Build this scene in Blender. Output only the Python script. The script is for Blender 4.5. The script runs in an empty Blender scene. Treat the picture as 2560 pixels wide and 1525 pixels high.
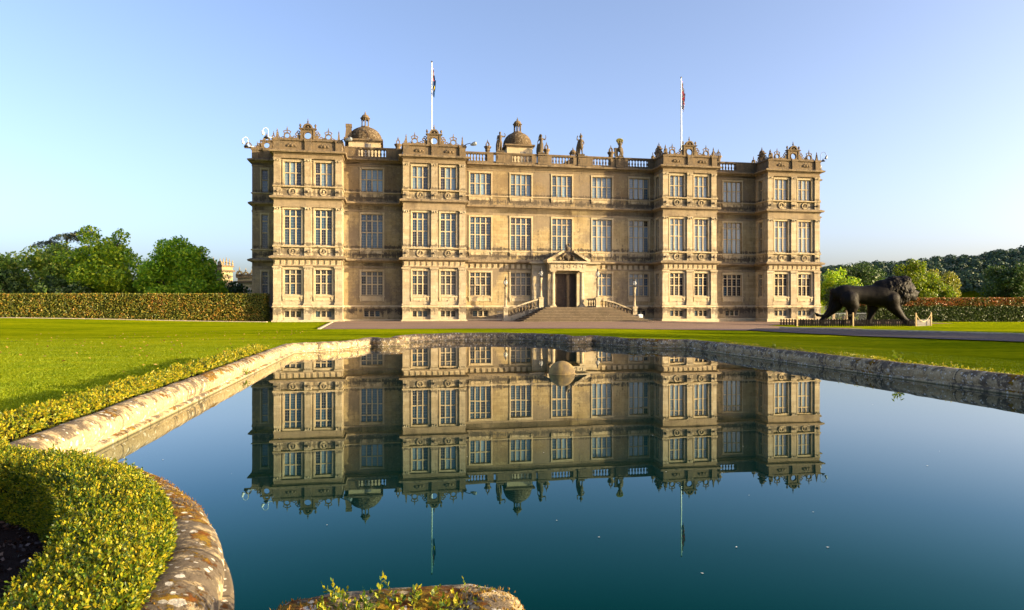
import bpy, math, random
import numpy as np
from mathutils import Vector, Matrix

R = math.radians
sc = bpy.context.scene
COL = sc.collection
random.seed(7)
rng = np.random.default_rng(7)

# ------------------------------------------------------------------ camera
cam_d = bpy.data.cameras.new("camera")
cam = bpy.data.objects.new("camera", cam_d)
COL.objects.link(cam)
cam.location = (0, 0, 1.64)
cam.rotation_euler = (R(90), 0, 0)
cam_d.sensor_width = 36
cam_d.lens = 24.0
cam_d.shift_y = 0.0014
cam_d.clip_start = 0.05
cam_d.clip_end = 6000
sc.camera = cam

# ------------------------------------------------------------------ world + sun
SUN_EL = 9.6
SUN_AZ = 75.0        # degrees from -Y (behind the camera) towards +X (right)
sdir = Vector((math.sin(R(SUN_AZ)) * math.cos(R(SUN_EL)), -math.cos(R(SUN_AZ)) * math.cos(R(SUN_EL)), math.sin(R(SUN_EL))))
w = bpy.data.worlds.new("World")
sc.world = w
w.use_nodes = True
wn = w.node_tree
bg = wn.nodes["Background"]
sky = wn.nodes.new("ShaderNodeTexSky")
sky.sky_type = 'NISHITA'
sky.sun_disc = False
sky.sun_elevation = R(SUN_EL)
sky.sun_rotation = math.atan2(sdir.x, sdir.y)   # measured from +Y towards +X
sky.altitude = 100
sky.air_density = 0.6
sky.dust_density = 4.0
sky.ozone_density = 1.0
tint = wn.nodes.new("ShaderNodeMix"); tint.data_type = 'RGBA'; tint.blend_type = 'MULTIPLY'
tint.inputs[0].default_value = 1.0
tint.inputs[7].default_value = (1.0, 0.968, 1.02, 1)      # camera white balance
wn.links.new(sky.outputs[0], tint.inputs[6])
wn.links.new(tint.outputs[2], bg.inputs[0])
bg.inputs[1].default_value = 0.15
sun_d = bpy.data.lights.new("sun", 'SUN')
sun_d.energy = 4.75
sun_d.angle = R(0.5)
sun_d.color = (1.0, 0.78, 0.41)
sun = bpy.data.objects.new("sun", sun_d)
COL.objects.link(sun)
sun.location = (80, -30, 40)
sun.rotation_euler = sdir.to_track_quat('Z', 'Y').to_euler()
sc.view_settings.view_transform = 'Standard'
sc.view_settings.look = 'None'
sc.view_settings.gamma = 1
sc.view_settings.exposure = 1.74
sc.cycles.max_bounces = 6
sc.cycles.diffuse_bounces = 1
sc.cycles.glossy_bounces = 3
sc.cycles.transmission_bounces = 4
sc.cycles.transparent_max_bounces = 6
sc.cycles.use_denoising = True

# ------------------------------------------------------------------ helpers
def tag(o, label=None, cat=None, group=None, kind=None):
    if label: o['label'] = label
    if cat: o['category'] = cat
    if group: o['group'] = group
    if kind: o['kind'] = kind
    return o

def empty(name, loc=(0, 0, 0), rz=0.0, parent=None):
    o = bpy.data.objects.new(name, None)
    o.empty_display_size = 0.3
    COL.objects.link(o)
    o.location = loc
    o.rotation_euler = (0, 0, rz)
    if parent: o.parent = parent
    return o

class MB:
    """collects shapes into one mesh"""
    def __init__(s):
        s.v = []; s.f = []; s.mi = []; s.m = 0
        s.M = None
    def add(s, vs, fs):
        b = len(s.v)
        if s.M is not None:
            vs = [tuple(s.M @ Vector(p)) for p in vs]
        s.v.extend([tuple(p) for p in vs])
        for f in fs:
            s.f.append(tuple(i + b for i in f)); s.mi.append(s.m)
        return s
    def box(s, x0, x1, y0, y1, z0, z1):
        return s.add([(x0, y0, z0), (x1, y0, z0), (x1, y1, z0), (x0, y1, z0), (x0, y0, z1), (x1, y0, z1), (x1, y1, z1), (x0, y1, z1)],
              [(0, 3, 2, 1), (4, 5, 6, 7), (0, 1, 5, 4), (1, 2, 6, 5), (2, 3, 7, 6), (3, 0, 4, 7)])
    def taper(s, x0, x1, y0, y1, z0, z1, k):
        cx, cy = (x0 + x1) / 2, (y0 + y1) / 2
        a = [(x0, y0), (x1, y0), (x1, y1), (x0, y1)]
        b = [(cx + (x - cx) * k, cy + (y - cy) * k) for x, y in a]
        return s.add([(x, y, z0) for x, y in a] + [(x, y, z1) for x, y in b],
              [(0, 3, 2, 1), (4, 5, 6, 7), (0, 1, 5, 4), (1, 2, 6, 5), (2, 3, 7, 6), (3, 0, 4, 7)])
    def quad(s, a, b, c, d):
        return s.add([a, b, c, d], [(0, 1, 2, 3)])
    def lathe(s, c, prof, n=12, a0=0.0, sx=1.0, sy=1.0):
        vs = []; fs = []
        for (r, z) in prof:
            for k in range(n):
                a = a0 + 2 * math.pi * k / n
                vs.append((c[0] + r * sx * math.cos(a), c[1] + r * sy * math.sin(a), c[2] + z))
        for i in range(len(prof) - 1):
            for k in range(n):
                k2 = (k + 1) % n
                fs.append((i * n + k, i * n + k2, (i + 1) * n + k2, (i + 1) * n + k))
        fs.append(tuple(range(n - 1, -1, -1)))
        m = (len(prof) - 1) * n
        fs.append(tuple(range(m, m + n)))
        return s.add(vs, fs)
    def ball(s, c, r, n=10, m=7, sc=(1, 1, 1)):
        vs = [(c[0], c[1], c[2] - r * sc[2])]; fs = []
        for i in range(1, m):
            t = -math.pi / 2 + math.pi * i / m
            for k in range(n):
                a = 2 * math.pi * k / n
                vs.append((c[0] + r * sc[0] * math.cos(t) * math.cos(a), c[1] + r * sc[1] * math.cos(t) * math.sin(a), c[2] + r * sc[2] * math.sin(t)))
        vs.append((c[0], c[1], c[2] + r * sc[2]))
        for k in range(n):
            fs.append((0, 1 + (k + 1) % n, 1 + k))
            for i in range(m - 2):
                a = 1 + i * n
                fs.append((a + k, a + (k + 1) % n, a + n + (k + 1) % n, a + n + k))
            fs.append((1 + (m - 2) * n + k, 1 + (m - 2) * n + (k + 1) % n, len(vs) - 1))
        return s.add(vs, fs)
    def tube(s, pts, r, n=6):
        pts = [Vector(p) for p in pts]
        rs = r if isinstance(r, (list, tuple)) else [r] * len(pts)
        vs = []; fs = []
        up = None
        for i, p in enumerate(pts):
            t = (pts[min(i + 1, len(pts) - 1)] - pts[max(i - 1, 0)])
            if t.length < 1e-9: t = Vector((0, 0, 1))
            t.normalize()
            if up is None:
                up = Vector((0, 0, 1)) if abs(t.z) < .9 else Vector((1, 0, 0))
            a = t.cross(up)
            if a.length < 1e-6: a = t.cross(Vector((0, 1, 0)))
            a.normalize(); b = a.cross(t).normalized(); up = b
            for k in range(n):
                an = 2 * math.pi * k / n
                vs.append(tuple(p + (a * math.cos(an) + b * math.sin(an)) * rs[i]))
        for i in range(len(pts) - 1):
            for k in range(n):
                k2 = (k + 1) % n
                fs.append((i * n + k, i * n + k2, (i + 1) * n + k2, (i + 1) * n + k))
        fs.append(tuple(range(n - 1, -1, -1)))
        m = (len(pts) - 1) * n
        fs.append(tuple(range(m, m + n)))
        return s.add(vs, fs)
    def prism(s, poly, y0, y1):
        """polygon in the x-z plane pushed along y"""
        n = len(poly)
        vs = [(x, y0, z) for x, z in poly] + [(x, y1, z) for x, z in poly]
        fs = [tuple(range(n)), tuple(range(2 * n - 1, n - 1, -1))]
        for i in range(n):
            j = (i + 1) % n
            fs.append((i + n, j + n, j, i))
        return s.add(vs, fs)
    def slab(s, poly, z0, z1):
        """polygon in plan raised from z0 to z1"""
        n = len(poly)
        vs = [(x, y, z0) for x, y in poly] + [(x, y, z1) for x, y in poly]
        fs = [tuple(range(n - 1, -1, -1)), tuple(range(n, 2 * n))]
        for i in range(n):
            j = (i + 1) % n
            fs.append((i, j, j + n, i + n))
        return s.add(vs, fs)
    def annulus(s, cx, cz, r0, r1, y0, y1, n=20, a0=0.0, a1=2 * math.pi):
        full = abs(a1 - a0 - 2 * math.pi) < 1e-6
        m = n if full else n + 1
        vs = []; fs = []
        for k in range(m):
            a = a0 + (a1 - a0) * k / n
            for r, y in ((r0, y0), (r1, y0), (r1, y1), (r0, y1)):
                vs.append((cx + r * math.cos(a), y, cz + r * math.sin(a)))
        for k in range(n):
            j = (k + 1) % m
            for q in range(4):
                q2 = (q + 1) % 4
                fs.append((k * 4 + q, k * 4 + q2, j * 4 + q2, j * 4 + q))
        if not full:
            fs.append((0, 3, 2, 1)); e = n * 4; fs.append((e, e + 1, e + 2, e + 3))
        return s.add(vs, fs)
    def plate_hole(s, x0, x1, z0, z1, cx, cz, r, y0, y1, n=24):
        """rectangular plate with a round hole"""
        ring = []; rect = []
        for k in range(n):
            a = 2 * math.pi * (k + .5) / n
            dx, dz = math.cos(a), math.sin(a)
            ring.append((cx + r * dx, cz + r * dz))
            t = 1e9
            if dx > 1e-9: t = min(t, (x1 - cx) / dx)
            if dx < -1e-9: t = min(t, (x0 - cx) / dx)
            if dz > 1e-9: t = min(t, (z1 - cz) / dz)
            if dz < -1e-9: t = min(t, (z0 - cz) / dz)
            rect.append((cx + t * dx, cz + t * dz))
        vs = []; fs = []
        for k in range(n):
            vs += [(ring[k][0], y0, ring[k][1]), (rect[k][0], y0, rect[k][1]), (rect[k][0], y1, rect[k][1]), (ring[k][0], y1, ring[k][1])]
        for k in range(n):
            j = (k + 1) % n
            for q in range(4):
                q2 = (q + 1) % 4
                fs.append((k * 4 + q, j * 4 + q, j * 4 + q2, k * 4 + q2))
        return s.add(vs, fs)
    def sweep(s, path, prof, closed=False):
        """profile (out, z) closed polygon swept along a plan path, out = right hand of travel"""
        n = len(path); m = len(prof)
        vs = []
        for i in range(n):
            p = Vector(path[i])
            ns = []
            if i > 0 or closed:
                d = p - Vector(path[i - 1]); d.normalize(); ns.append(Vector((d.y, -d.x)))
            if i < n - 1 or closed:
                d = Vector(path[(i + 1) % n]) - p; d.normalize(); ns.append(Vector((d.y, -d.x)))
            if len(ns) == 1: o = ns[0]
            else:
                o = (ns[0] + ns[1]) / max(0.25, 1 + ns[0].dot(ns[1]))
            for (q, z) in prof:
                vs.append((p.x + o.x * q, p.y + o.y * q, z))
        fs = []
        for i in range(n if closed else n - 1):
            a = i * m; b = ((i + 1) % n) * m
            for k in range(m):
                k2 = (k + 1) % m
                fs.append((a + k, b + k, b + k2, a + k2))
        if not closed:
            fs.append(tuple(range(m))); fs.append(tuple(range((n - 1) * m + m - 1, (n - 1) * m - 1, -1)))
        return s.add(vs, fs)
    def build(s, name, mats, parent=None, smooth=False):
        me = bpy.data.meshes.new(name)
        me.from_pydata(s.v, [], s.f)
        if not isinstance(mats, (list, tuple)): mats = [mats]
        for m in mats: me.materials.append(m)
        if len(mats) > 1: me.polygons.foreach_set("material_index", s.mi)
        if smooth: me.polygons.foreach_set("use_smooth", [True] * len(s.f))
        me.update()
        o = bpy.data.objects.new(name, me)
        COL.objects.link(o)
        if parent: o.parent = parent
        return o

def np_mesh(name, V, nper, mats, parent=None, mi=None, smooth=False):
    """V: (N*nper,3) array of separate polygons with nper corners each"""
    V = np.asarray(V, dtype=np.float32).reshape(-1, 3)
    n = len(V) // nper
    me = bpy.data.meshes.new(name)
    me.vertices.add(len(V)); me.loops.add(len(V)); me.polygons.add(n)
    me.vertices.foreach_set("co", V.ravel())
    me.loops.foreach_set("vertex_index", np.arange(len(V), dtype=np.int32))
    me.polygons.foreach_set("loop_start", np.arange(0, len(V), nper, dtype=np.int32))
    me.polygons.foreach_set("loop_total", np.full(n, nper, dtype=np.int32))
    if not isinstance(mats, (list, tuple)): mats = [mats]
    for m in mats: me.materials.append(m)
    if mi is not None: me.polygons.foreach_set("material_index", np.asarray(mi, dtype=np.int32))
    if smooth: me.polygons.foreach_set("use_smooth", [True] * n)
    me.update(calc_edges=True)
    o = bpy.data.objects.new(name, me)
    COL.objects.link(o)
    if parent: o.parent = parent
    return o

def dup(o, parent=None, name=None):
    c = o.copy()
    COL.objects.link(c)
    if parent is not None: c.parent = parent
    for ch in list(o.children):
        dup(ch, c)
    return c

# ------------------------------------------------------------------ materials
def new_mat(name):
    m = bpy.data.materials.new(name); m.use_nodes = True
    nt = m.node_tree
    p = nt.nodes["Principled BSDF"]
    return m, nt, p

def nd(nt, typ, **kw):
    n = nt.nodes.new(typ)
    for k, v in kw.items():
        if k.startswith("i_"):
            key = k[2:]
            key = int(key) if key.isdigit() else key.replace("_", " ")
            s = n.inputs[key]
            if isinstance(v, bpy.types.NodeSocket): nt.links.new(v, s)
            else: s.default_value = v
        else:
            setattr(n, k, v)
    return n

def math_n(nt, op, a, b=None, clamp=False):
    n = nt.nodes.new("ShaderNodeMath"); n.operation = op; n.use_clamp = clamp
    for i, v in enumerate((a, b)):
        if v is None: continue
        if isinstance(v, bpy.types.NodeSocket): nt.links.new(v, n.inputs[i])
        else: n.inputs[i].default_value = v
    return n.outputs[0]

def mix_c(nt, f, a, b, mode='MIX'):
    n = nt.nodes.new("ShaderNodeMix"); n.data_type = 'RGBA'; n.blend_type = mode
    for s, v in ((n.inputs[0], f), (n.inputs[6], a), (n.inputs[7], b)):
        if isinstance(v, bpy.types.NodeSocket): nt.links.new(v, s)
        elif isinstance(v, (tuple, list)): s.default_value = (v[0], v[1], v[2], 1)
        else: s.default_value = v
    return n.outputs[2]

def ramp(nt, f, stops):
    n = nt.nodes.new("ShaderNodeValToRGB")
    nt.links.new(f, n.inputs[0])
    e = n.color_ramp.elements
    while len(e) < len(stops): e.new(0.5)
    for i, (p, c) in enumerate(stops):
        e[i].position = p
        e[i].color = (c[0], c[1], c[2], 1) if isinstance(c, (tuple, list)) else (c, c, c, 1)
    return n.outputs[0]

def smooth_n(nt, v, a, b):
    n = nt.nodes.new("ShaderNodeMapRange"); n.interpolation_type = 'SMOOTHSTEP'
    nt.links.new(v, n.inputs[0]); n.inputs[1].default_value = a; n.inputs[2].default_value = b
    return n.outputs[0]

def obj_coord(nt):
    return nt.nodes.new("ShaderNodeTexCoord").outputs["Object"]

def noise(nt, vec, scale, detail=4, rough=.55):
    n = nt.nodes.new("ShaderNodeTexNoise")
    nt.links.new(vec, n.inputs["Vector"])
    n.inputs["Scale"].default_value = scale; n.inputs["Detail"].default_value = detail; n.inputs["Roughness"].default_value = rough
    return n.outputs["Fac"]

def bump(nt, h, p, strength=.3, dist=.02):
    n = nt.nodes.new("ShaderNodeBump")
    nt.links.new(h, n.inputs["Height"]); n.inputs["Strength"].default_value = strength; n.inputs["Distance"].default_value = dist
    nt.links.new(n.outputs[0], p.inputs["Normal"])
    return n

def stone(name, c1, c2, c3, dirt=.5, upper=.0, patches=.0, course=True, grime=(.07, .055, .04), bands=True):
    m, nt, p = new_mat(name)
    oc = obj_coord(nt)
    sep = nd(nt, "ShaderNodeSeparateXYZ", i_0=oc)
    big = noise(nt, oc, .45, 5, .6)
    col = ramp(nt, big, [(.3, c1), (.5, c2), (.72, c3)])
    if course:
        xy = math_n(nt, 'ADD', sep.outputs[0], sep.outputs[1])
        cv = nd(nt, "ShaderNodeCombineXYZ", i_0=xy, i_1=sep.outputs[2])
        br = nd(nt, "ShaderNodeTexBrick", i_Vector=cv.outputs[0])
        br.inputs["Scale"].default_value = 1.0
        br.inputs["Brick Width"].default_value = .95; br.inputs["Row Height"].default_value = .36
        br.inputs["Mortar Size"].default_value = .008
        br.inputs["Color1"].default_value = (1, 1, 1, 1); br.inputs["Color2"].default_value = (.70, .66, .60, 1); br.inputs["Mortar"].default_value = (.5, .45, .38, 1)
        col = mix_c(nt, .75, col, br.outputs[0], 'MULTIPLY')
    zz = sep.outputs[2]
    fine = noise(nt, oc, 3.2, 8, .68)
    if upper > 0:
        um = smooth_n(nt, zz, 12.4, 14.2)
        um = math_n(nt, 'MULTIPLY', um, upper)
        uf = noise(nt, oc, 5.0, 9, .75); ul_ = noise(nt, oc, .35, 3, .5)
        um = math_n(nt, 'MULTIPLY', um, smooth_n(nt, math_n(nt, 'ADD', math_n(nt, 'MULTIPLY', uf, .6), math_n(nt, 'MULTIPLY', ul_, .4)), .30, .56))
        col = mix_c(nt, um, col, (.13, .088, .048))
    if patches:
        pf = smooth_n(nt, math_n(nt, 'ADD', math_n(nt, 'MULTIPLY', noise(nt, oc, .22, 3, .5), .7), math_n(nt, 'MULTIPLY', noise(nt, oc, 4.0, 8, .75), .3)), .47, .58)
        col = mix_c(nt, math_n(nt, 'MULTIPLY', pf, patches), col, (.16, .125, .09))
    st = nt.nodes.new("ShaderNodeMapping"); nt.links.new(oc, st.inputs[0]); st.inputs["Scale"].default_value = (3, 3, .35)
    streak = noise(nt, st.outputs[0], 1.0, 5, .6)
    d = smooth_n(nt, math_n(nt, 'MULTIPLY', math_n(nt, 'ADD', fine, streak), .5), .42, .62)
    if bands:
        tot = None
        for c, wd in ((1.2, .6), (7.45, .6), (8.3, .3), (13.75, .6), (14.6, .25), (18.6, .75)):
            a = math_n(nt, 'ABSOLUTE', math_n(nt, 'SUBTRACT', zz, c))
            b = math_n(nt, 'SUBTRACT', 1.0, math_n(nt, 'DIVIDE', a, wd), clamp=True)
            tot = b if tot is None else math_n(nt, 'MAXIMUM', tot, b)
        raw = math_n(nt, 'ADD', math_n(nt, 'MULTIPLY', math_n(nt, 'ADD', fine, streak), .5), math_n(nt, 'MULTIPLY', tot, .17))
        d2 = smooth_n(nt, raw, .535, .655)
        d = math_n(nt, 'MAXIMUM', math_n(nt, 'MULTIPLY', d, .28), d2)
    d = math_n(nt, 'MULTIPLY', d, dirt, clamp=True)
    col = mix_c(nt, d, col, grime)
    lich = smooth_n(nt, noise(nt, oc, 7.5, 3, .5), .66, .72)
    col = mix_c(nt, math_n(nt, 'MULTIPLY', lich, .35), col, (.5, .46, .36))
    nt.links.new(col, p.inputs["Base Color"])
    p.inputs["Roughness"].default_value = .9
    p.inputs["Specular IOR Level"].default_value = .2
    bump(nt, noise(nt, oc, 14, 6, .7), p, .35, .03)
    return m

M = {}
M['stone_wall'] = stone('wall stone', (0.3040, 0.2280, 0.1160), (0.3680, 0.2880, 0.1560), (0.3280, 0.2680, 0.1720), dirt=1.0, upper=.84, patches=.8)
M['stone_bay'] = stone('bay stone', (0.3690, 0.2993, 0.1927), (0.4346, 0.3649, 0.2501), (0.4182, 0.3690, 0.2788), dirt=.8, upper=.36, patches=.35)
M['stone_trim'] = stone('trim stone', (0.3690, 0.2870, 0.1722), (0.4346, 0.3485, 0.2214), (0.4100, 0.3444, 0.2378), dirt=.7, upper=.25, course=False)
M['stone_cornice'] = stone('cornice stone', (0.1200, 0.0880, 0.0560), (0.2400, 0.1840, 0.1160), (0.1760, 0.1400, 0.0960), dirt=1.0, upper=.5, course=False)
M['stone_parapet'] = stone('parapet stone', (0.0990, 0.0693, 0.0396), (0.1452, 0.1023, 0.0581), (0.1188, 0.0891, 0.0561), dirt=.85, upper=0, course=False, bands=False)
M['stone_statue'] = stone('statue stone', (0.0450, 0.0350, 0.0250), (0.0950, 0.0725, 0.0475), (0.0700, 0.0550, 0.0400), dirt=.85, course=False, bands=False)
M['stone_step'] = stone('step stone', (0.1280, 0.0960, 0.0640), (0.1760, 0.1320, 0.0880), (0.1520, 0.1200, 0.0880), dirt=.6, course=False, bands=False)

def plain(name, col, rough=.6, metal=0.0, spec=.5, var=.0, scale=3.0, bmp=0.0):
    m, nt, p = new_mat(name)
    p.inputs["Base Color"].default_value = (*col, 1)
    p.inputs["Roughness"].default_value = rough
    p.inputs["Metallic"].default_value = metal
    p.inputs["Specular IOR Level"].default_value = spec
    if var or bmp:
        oc = obj_coord(nt); nz = noise(nt, oc, scale, 6, .6)
        if var:
            c = ramp(nt, nz, [(.3, tuple(x * (1 - var) for x in col)), (.7, tuple(min(1, x * (1 + var)) for x in col))])
            nt.links.new(c, p.inputs["Base Color"])
        if bmp: bump(nt, nz, p, bmp, .03)
    return m

M['bronze'] = plain('dark bronze', (.0055, .004, .0035), .62, 0.0, .12, .5, 2.2, .5)
M['iron'] = plain('black iron', (.012, .012, .013), .5, 0, .4, .3)
M['white_metal'] = plain('white painted metal', (.62, .62, .62), .4)
M['grey_metal'] = plain('grey metal', (.16, .18, .2), .45, .3)
M['pale_wood'] = plain('pale post wood', (.5, .35, .17), .7, 0, .3, .3, 9)
M['rope'] = plain('pale rope', (.45, .36, .22), .9, 0, .1, .2, 20)
M['black_wood'] = plain('black stained fence wood', (.007, .006, .006), .8, 0, .08, .4, 8)
M['grey_wood'] = plain('grey louvre and sunlit fence wood', (.16, .15, .14), .8, 0, .2, .4, 8)  # sunlight on the fence end put into this grey; also the louvre wood
M['door'] = plain('dark oak door', (.036, .024, .017), .6, 0, .2, .35, 5)
M['stone_riser'] = stone('dark riser stone', (0.0560, 0.0416, 0.0288), (0.0880, 0.0680, 0.0464), (0.0720, 0.0560, 0.0400), dirt=.6, course=False, bands=False)  # darker than the tread stone
def tile_mat():
    m, nt, p = new_mat('scalloped roof slabs')
    oc = obj_coord(nt)
    vo = nd(nt, "ShaderNodeTexVoronoi", i_Vector=oc); vo.inputs["Scale"].default_value = 5.5
    c = nd(nt, "ShaderNodeSeparateColor", i_0=vo.outputs["Color"]).outputs[0]
    col = ramp(nt, c, [(0, (.07, .048, .028)), (.5, (.13, .09, .05)), (.85, (.19, .14, .085)), (1, (.30, .25, .18))])
    edge = smooth_n(nt, vo.outputs["Distance"], .07, .16)
    col = mix_c(nt, math_n(nt, 'MULTIPLY', edge, .5), col, (.035, .026, .018))
    nt.links.new(col, p.inputs["Base Color"]); p.inputs["Roughness"].default_value = .9; p.inputs["Specular IOR Level"].default_value = .15
    bump(nt, c, p, .8, .08)
    return m
M['roof_tile'] = tile_mat()

def glass_pane(name, col, spec, rough=.06):
    m, nt, p = new_mat(name)
    uv = nt.nodes.new("ShaderNodeUVMap")
    sp = nd(nt, "ShaderNodeSeparateXYZ", i_0=uv.outputs[0])
    fs = []
    for i, wd in ((0, .032), (1, .028)):
        f = math_n(nt, 'FRACT', sp.outputs[i])
        a = math_n(nt, 'ABSOLUTE', math_n(nt, 'SUBTRACT', f, .5))
        fs.append(math_n(nt, 'GREATER_THAN', a, .5 - wd))
    ln = math_n(nt, 'MAXIMUM', fs[0], fs[1])
    ri = nt.nodes.new("ShaderNodeNewGeometry").outputs["Random Per Island"]
    c = mix_c(nt, ri, tuple(x * .35 for x in col), tuple(min(1, x * 1.6) for x in col))
    c = mix_c(nt, ln, c, (.26, .24, .2))
    nt.links.new(c, p.inputs["Base Color"])
    p.inputs["IOR"].default_value = spec
    rr = math_n(nt, 'ADD', math_n(nt, 'MULTIPLY', ln, .5), rough)
    nt.links.new(rr, p.inputs["Roughness"])
    oc = obj_coord(nt)
    bump(nt, noise(nt, oc, 2.5, 2, .5), p, .12, .02)
    return m
M['pane_dark'] = glass_pane('dark leaded glass', (.010, .011, .016), 1.55)
M['pane_mid'] = glass_pane('blue leaded glass', (.012, .036, .062), 1.62)
M['pane_blind'] = glass_pane('leaded glass over pale blinds', (.085, .135, .185), 1.52)
M['pane_curtain'] = glass_pane('leaded glass over curtains', (.065, .062, .06), 1.5)
# ================================================================== the house
TH = R(10.2)
house = empty("country_house", (-25.26, 72.0, 0.0), TH)
tag(house, "three storey honey stone country house with four projecting window bays behind the pond", "country house")
HM = Matrix.Translation((-25.26, 72.0, 0.0)) @ Matrix.Rotation(TH, 4, 'Z')
def hw(u, v, z):            # house to world
    return HM @ Vector((u, v, z))

def u_of(px, v):
    """position along the front that lies on a measured bearing"""
    k = (px - 1280) / 1707.0; c, s = math.cos(TH), math.sin(TH)
    return (k * (72 + v * c) + 25.26 + v * s) / (c - k * s)
def zpx(px, y, v):
    u = u_of(px, v); return 1.64 + (766 - y) * (72 + u * math.sin(TH) + v * math.cos(TH)) / 1707.0

MAINV = 2.8
BAYS = [(0.12, 7.12), (13.6, 20.42), (43.58, 50.3), (56.93, 63.83)]
INS = .22                    # window wall of a bay sits behind its pilasters
FL = 3.14                    # flank bays stick out by this much
FLV = 5.14
UL, UR = BAYS[0][0] - FL, BAYS[3][1] + FL
STOREYS = [dict(z0=.46, z1=1.18, tr=[]), dict(z0=2.89, z1=5.57, tr=[4.11, 5.06]),
           dict(z0=8.17, z1=11.97, tr=[9.93, 11.24]), dict(z0=14.51, z1=17.02, tr=[15.86])]

windows_made = []
def window(o, e, n, s0, s1, st, nl, parent, style, frame_w=.13, base=False):
    """o origin (u,v), e direction along the wall, n outward normal; glass field s0..s1"""
    z0, z1 = STOREYS[st]['z0'], STOREYS[st]['z1']
    mb = MB()
    ex, ey = e; nx, ny = n
    mb.M = Matrix(((ex, -nx, 0, o[0]), (ey, -ny, 0, o[1]), (0, 0, 1, 0), (0, 0, 0, 1)))
    # local x along the wall, y into the wall, z up
    if not base:
        for a, b, c, d in ((s0 - .14, s0, z0 - .1, z1 + .14), (s1, s1 + .14, z0 - .1, z1 + .14)):
            mb.box(a, b, -.07, .08, c, d)
        mb.box(s0, s1, -.07, .08, z1, z1 + .14)
        mb.box(s0 - .18, s1 + .18, -.11, .0, z1 + .14, z1 + .20)
    mw = .066 if not base else .075
    lw = (s1 - s0) / nl
    ys, ye = .12, .27
    zs = [z0] + STOREYS[st]['tr'] + [z1]
    for k in range(nl + 1):
        c = s0 + lw * k
        a, b = max(s0, c - mw), min(s1, c + mw)
        if k == 0: a, b = s0 + .002, s0 + mw
        if k == nl: a, b = s1 - mw, s1 - .002
        mb.box(a, b, ys, ye, z0 + .002, z1 - .002)
    for j, zt in enumerate(zs):
        h = .05
        a, b = zt - h, zt + h
        if j == 0: a, b = zt + .002, zt + h * 1.2
        if j == len(zs) - 1: a, b = zt - h * 1.2, zt - .002
        for k in range(nl):
            mb.box(s0 + lw * k + mw, s0 + lw * (k + 1) - mw, ys + .008, ye - .008, a, b)
    fr = mb.build("window", M['stone_trim'], parent)
    if st == 0: fr['label'] = "low basement window with small leaded panes"
    # panes: one quad per light
    V = []; uv = []; mi = []
    for k in range(nl):
        for j in range(len(zs) - 1):
            a, b = s0 + lw * k + mw, s0 + lw * (k + 1) - mw
            c, d = zs[j] + .05, zs[j + 1] - .05
            ty = random.uniform(-.004, .004); tx = random.uniform(-.004, .004)
            pts = [(a, .215 + ty + tx, c), (b, .215 - ty + tx, c), (b, .215 - ty - tx, d), (a, .215 + ty - tx, d)]
            for q in pts: V.append(tuple(mb.M @ Vector(q)))
            nu = 2; nv = max(2, round((d - c) / .30))
            if st == 0: nu, nv = 3, 3
            uv += [(0, 0), (nu, 0), (nu, nv), (0, nv)]
            mi.append(style(k, j, nl, len(zs) - 1))
    pn = np_mesh("pane", V, 4, [M['pane_dark'], M['pane_mid'], M['pane_blind'], M['pane_curtain']], fr, mi)
    ul = pn.data.uv_layers.new(name="UVMap")
    ul.data.foreach_set("uv", np.asarray(uv, dtype=np.float32).ravel())
    windows_made.append(fr)
    return fr

def st_style(kind):
    """which glass goes in each light"""
    r = random.Random(hash(kind) % 1000 + len(windows_made) * 13)
    base = r.random()
    def f(k, j, nl, nj):
        x = r.random()
        if kind == 'base': return 0 if x < .6 else 1
        if kind == 'ground_left':   # pale curtains
            return 3 if x < .72 else (0 if x < .87 else 1)
        if kind == 'ground_right':
            return 0 if x < .78 else (3 if x < .9 else 1)
        if kind == 'ground_pale': return 2 if x < .65 else 1
        if kind == 'first':
            if base < .3: return 1 if x < .8 else 0
            if j == nj - 1: return 0 if x < .6 else 1
            return 1 if x < .6 else (3 if x < .8 else 0)
        if kind == 'first_pale': return 2 if (j < nj - 1 or x < .4) else (1 if x < .6 else 0)
        if kind == 'second':
            if base < .3: return 1 if k in (0, nl - 1) else 2
            if base < .55: return 2 if j == 1 else (1 if x < .5 else 2)
            return 2 if x < .7 else 1
        if kind == 'second_left':
            return 2 if k < nl - 1 else 0
        if kind == 'second_right':
            return 2 if k > 0 else 0
        if kind == 'side': return 0 if x < .5 else 1
        return 1
    return f

def wall_seg(mb, o, e, n, L, z0, z1, holes, depth=.34):
    """wall face with rectangular holes and their reveals"""
    ex, ey = e; nx, ny = n
    def P(s, z, d=0.0): return (o[0] + ex * s - nx * d, o[1] + ey * s - ny * d, z)
    ss = sorted({0.0, L} | {h[0] for h in holes} | {h[1] for h in holes})
    zs = sorted({z0, z1} | {h[2] for h in holes} | {h[3] for h in holes})
    for i in range(len(ss) - 1):
        for j in range(len(zs) - 1):
            cs, cz = (ss[i] + ss[i + 1]) / 2, (zs[j] + zs[j + 1]) / 2
            if any(h[0] < cs < h[1] and h[2] < cz < h[3] for h in holes): continue
            mb.quad(P(ss[i], zs[j]), P(ss[i + 1], zs[j]), P(ss[i + 1], zs[j + 1]), P(ss[i], zs[j + 1]))
    for (a, b, c, d) in holes:
        mb.quad(P(a, c), P(a, d), P(a, d, depth), P(a, c, depth))
        mb.quad(P(b, c), P(b, c, depth), P(b, d, depth), P(b, d))
        mb.quad(P(a, d), P(b, d), P(b, d, depth), P(a, d, depth))
        mb.quad(P(a, c), P(a, c, depth), P(b, c, depth), P(b, c))

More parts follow.
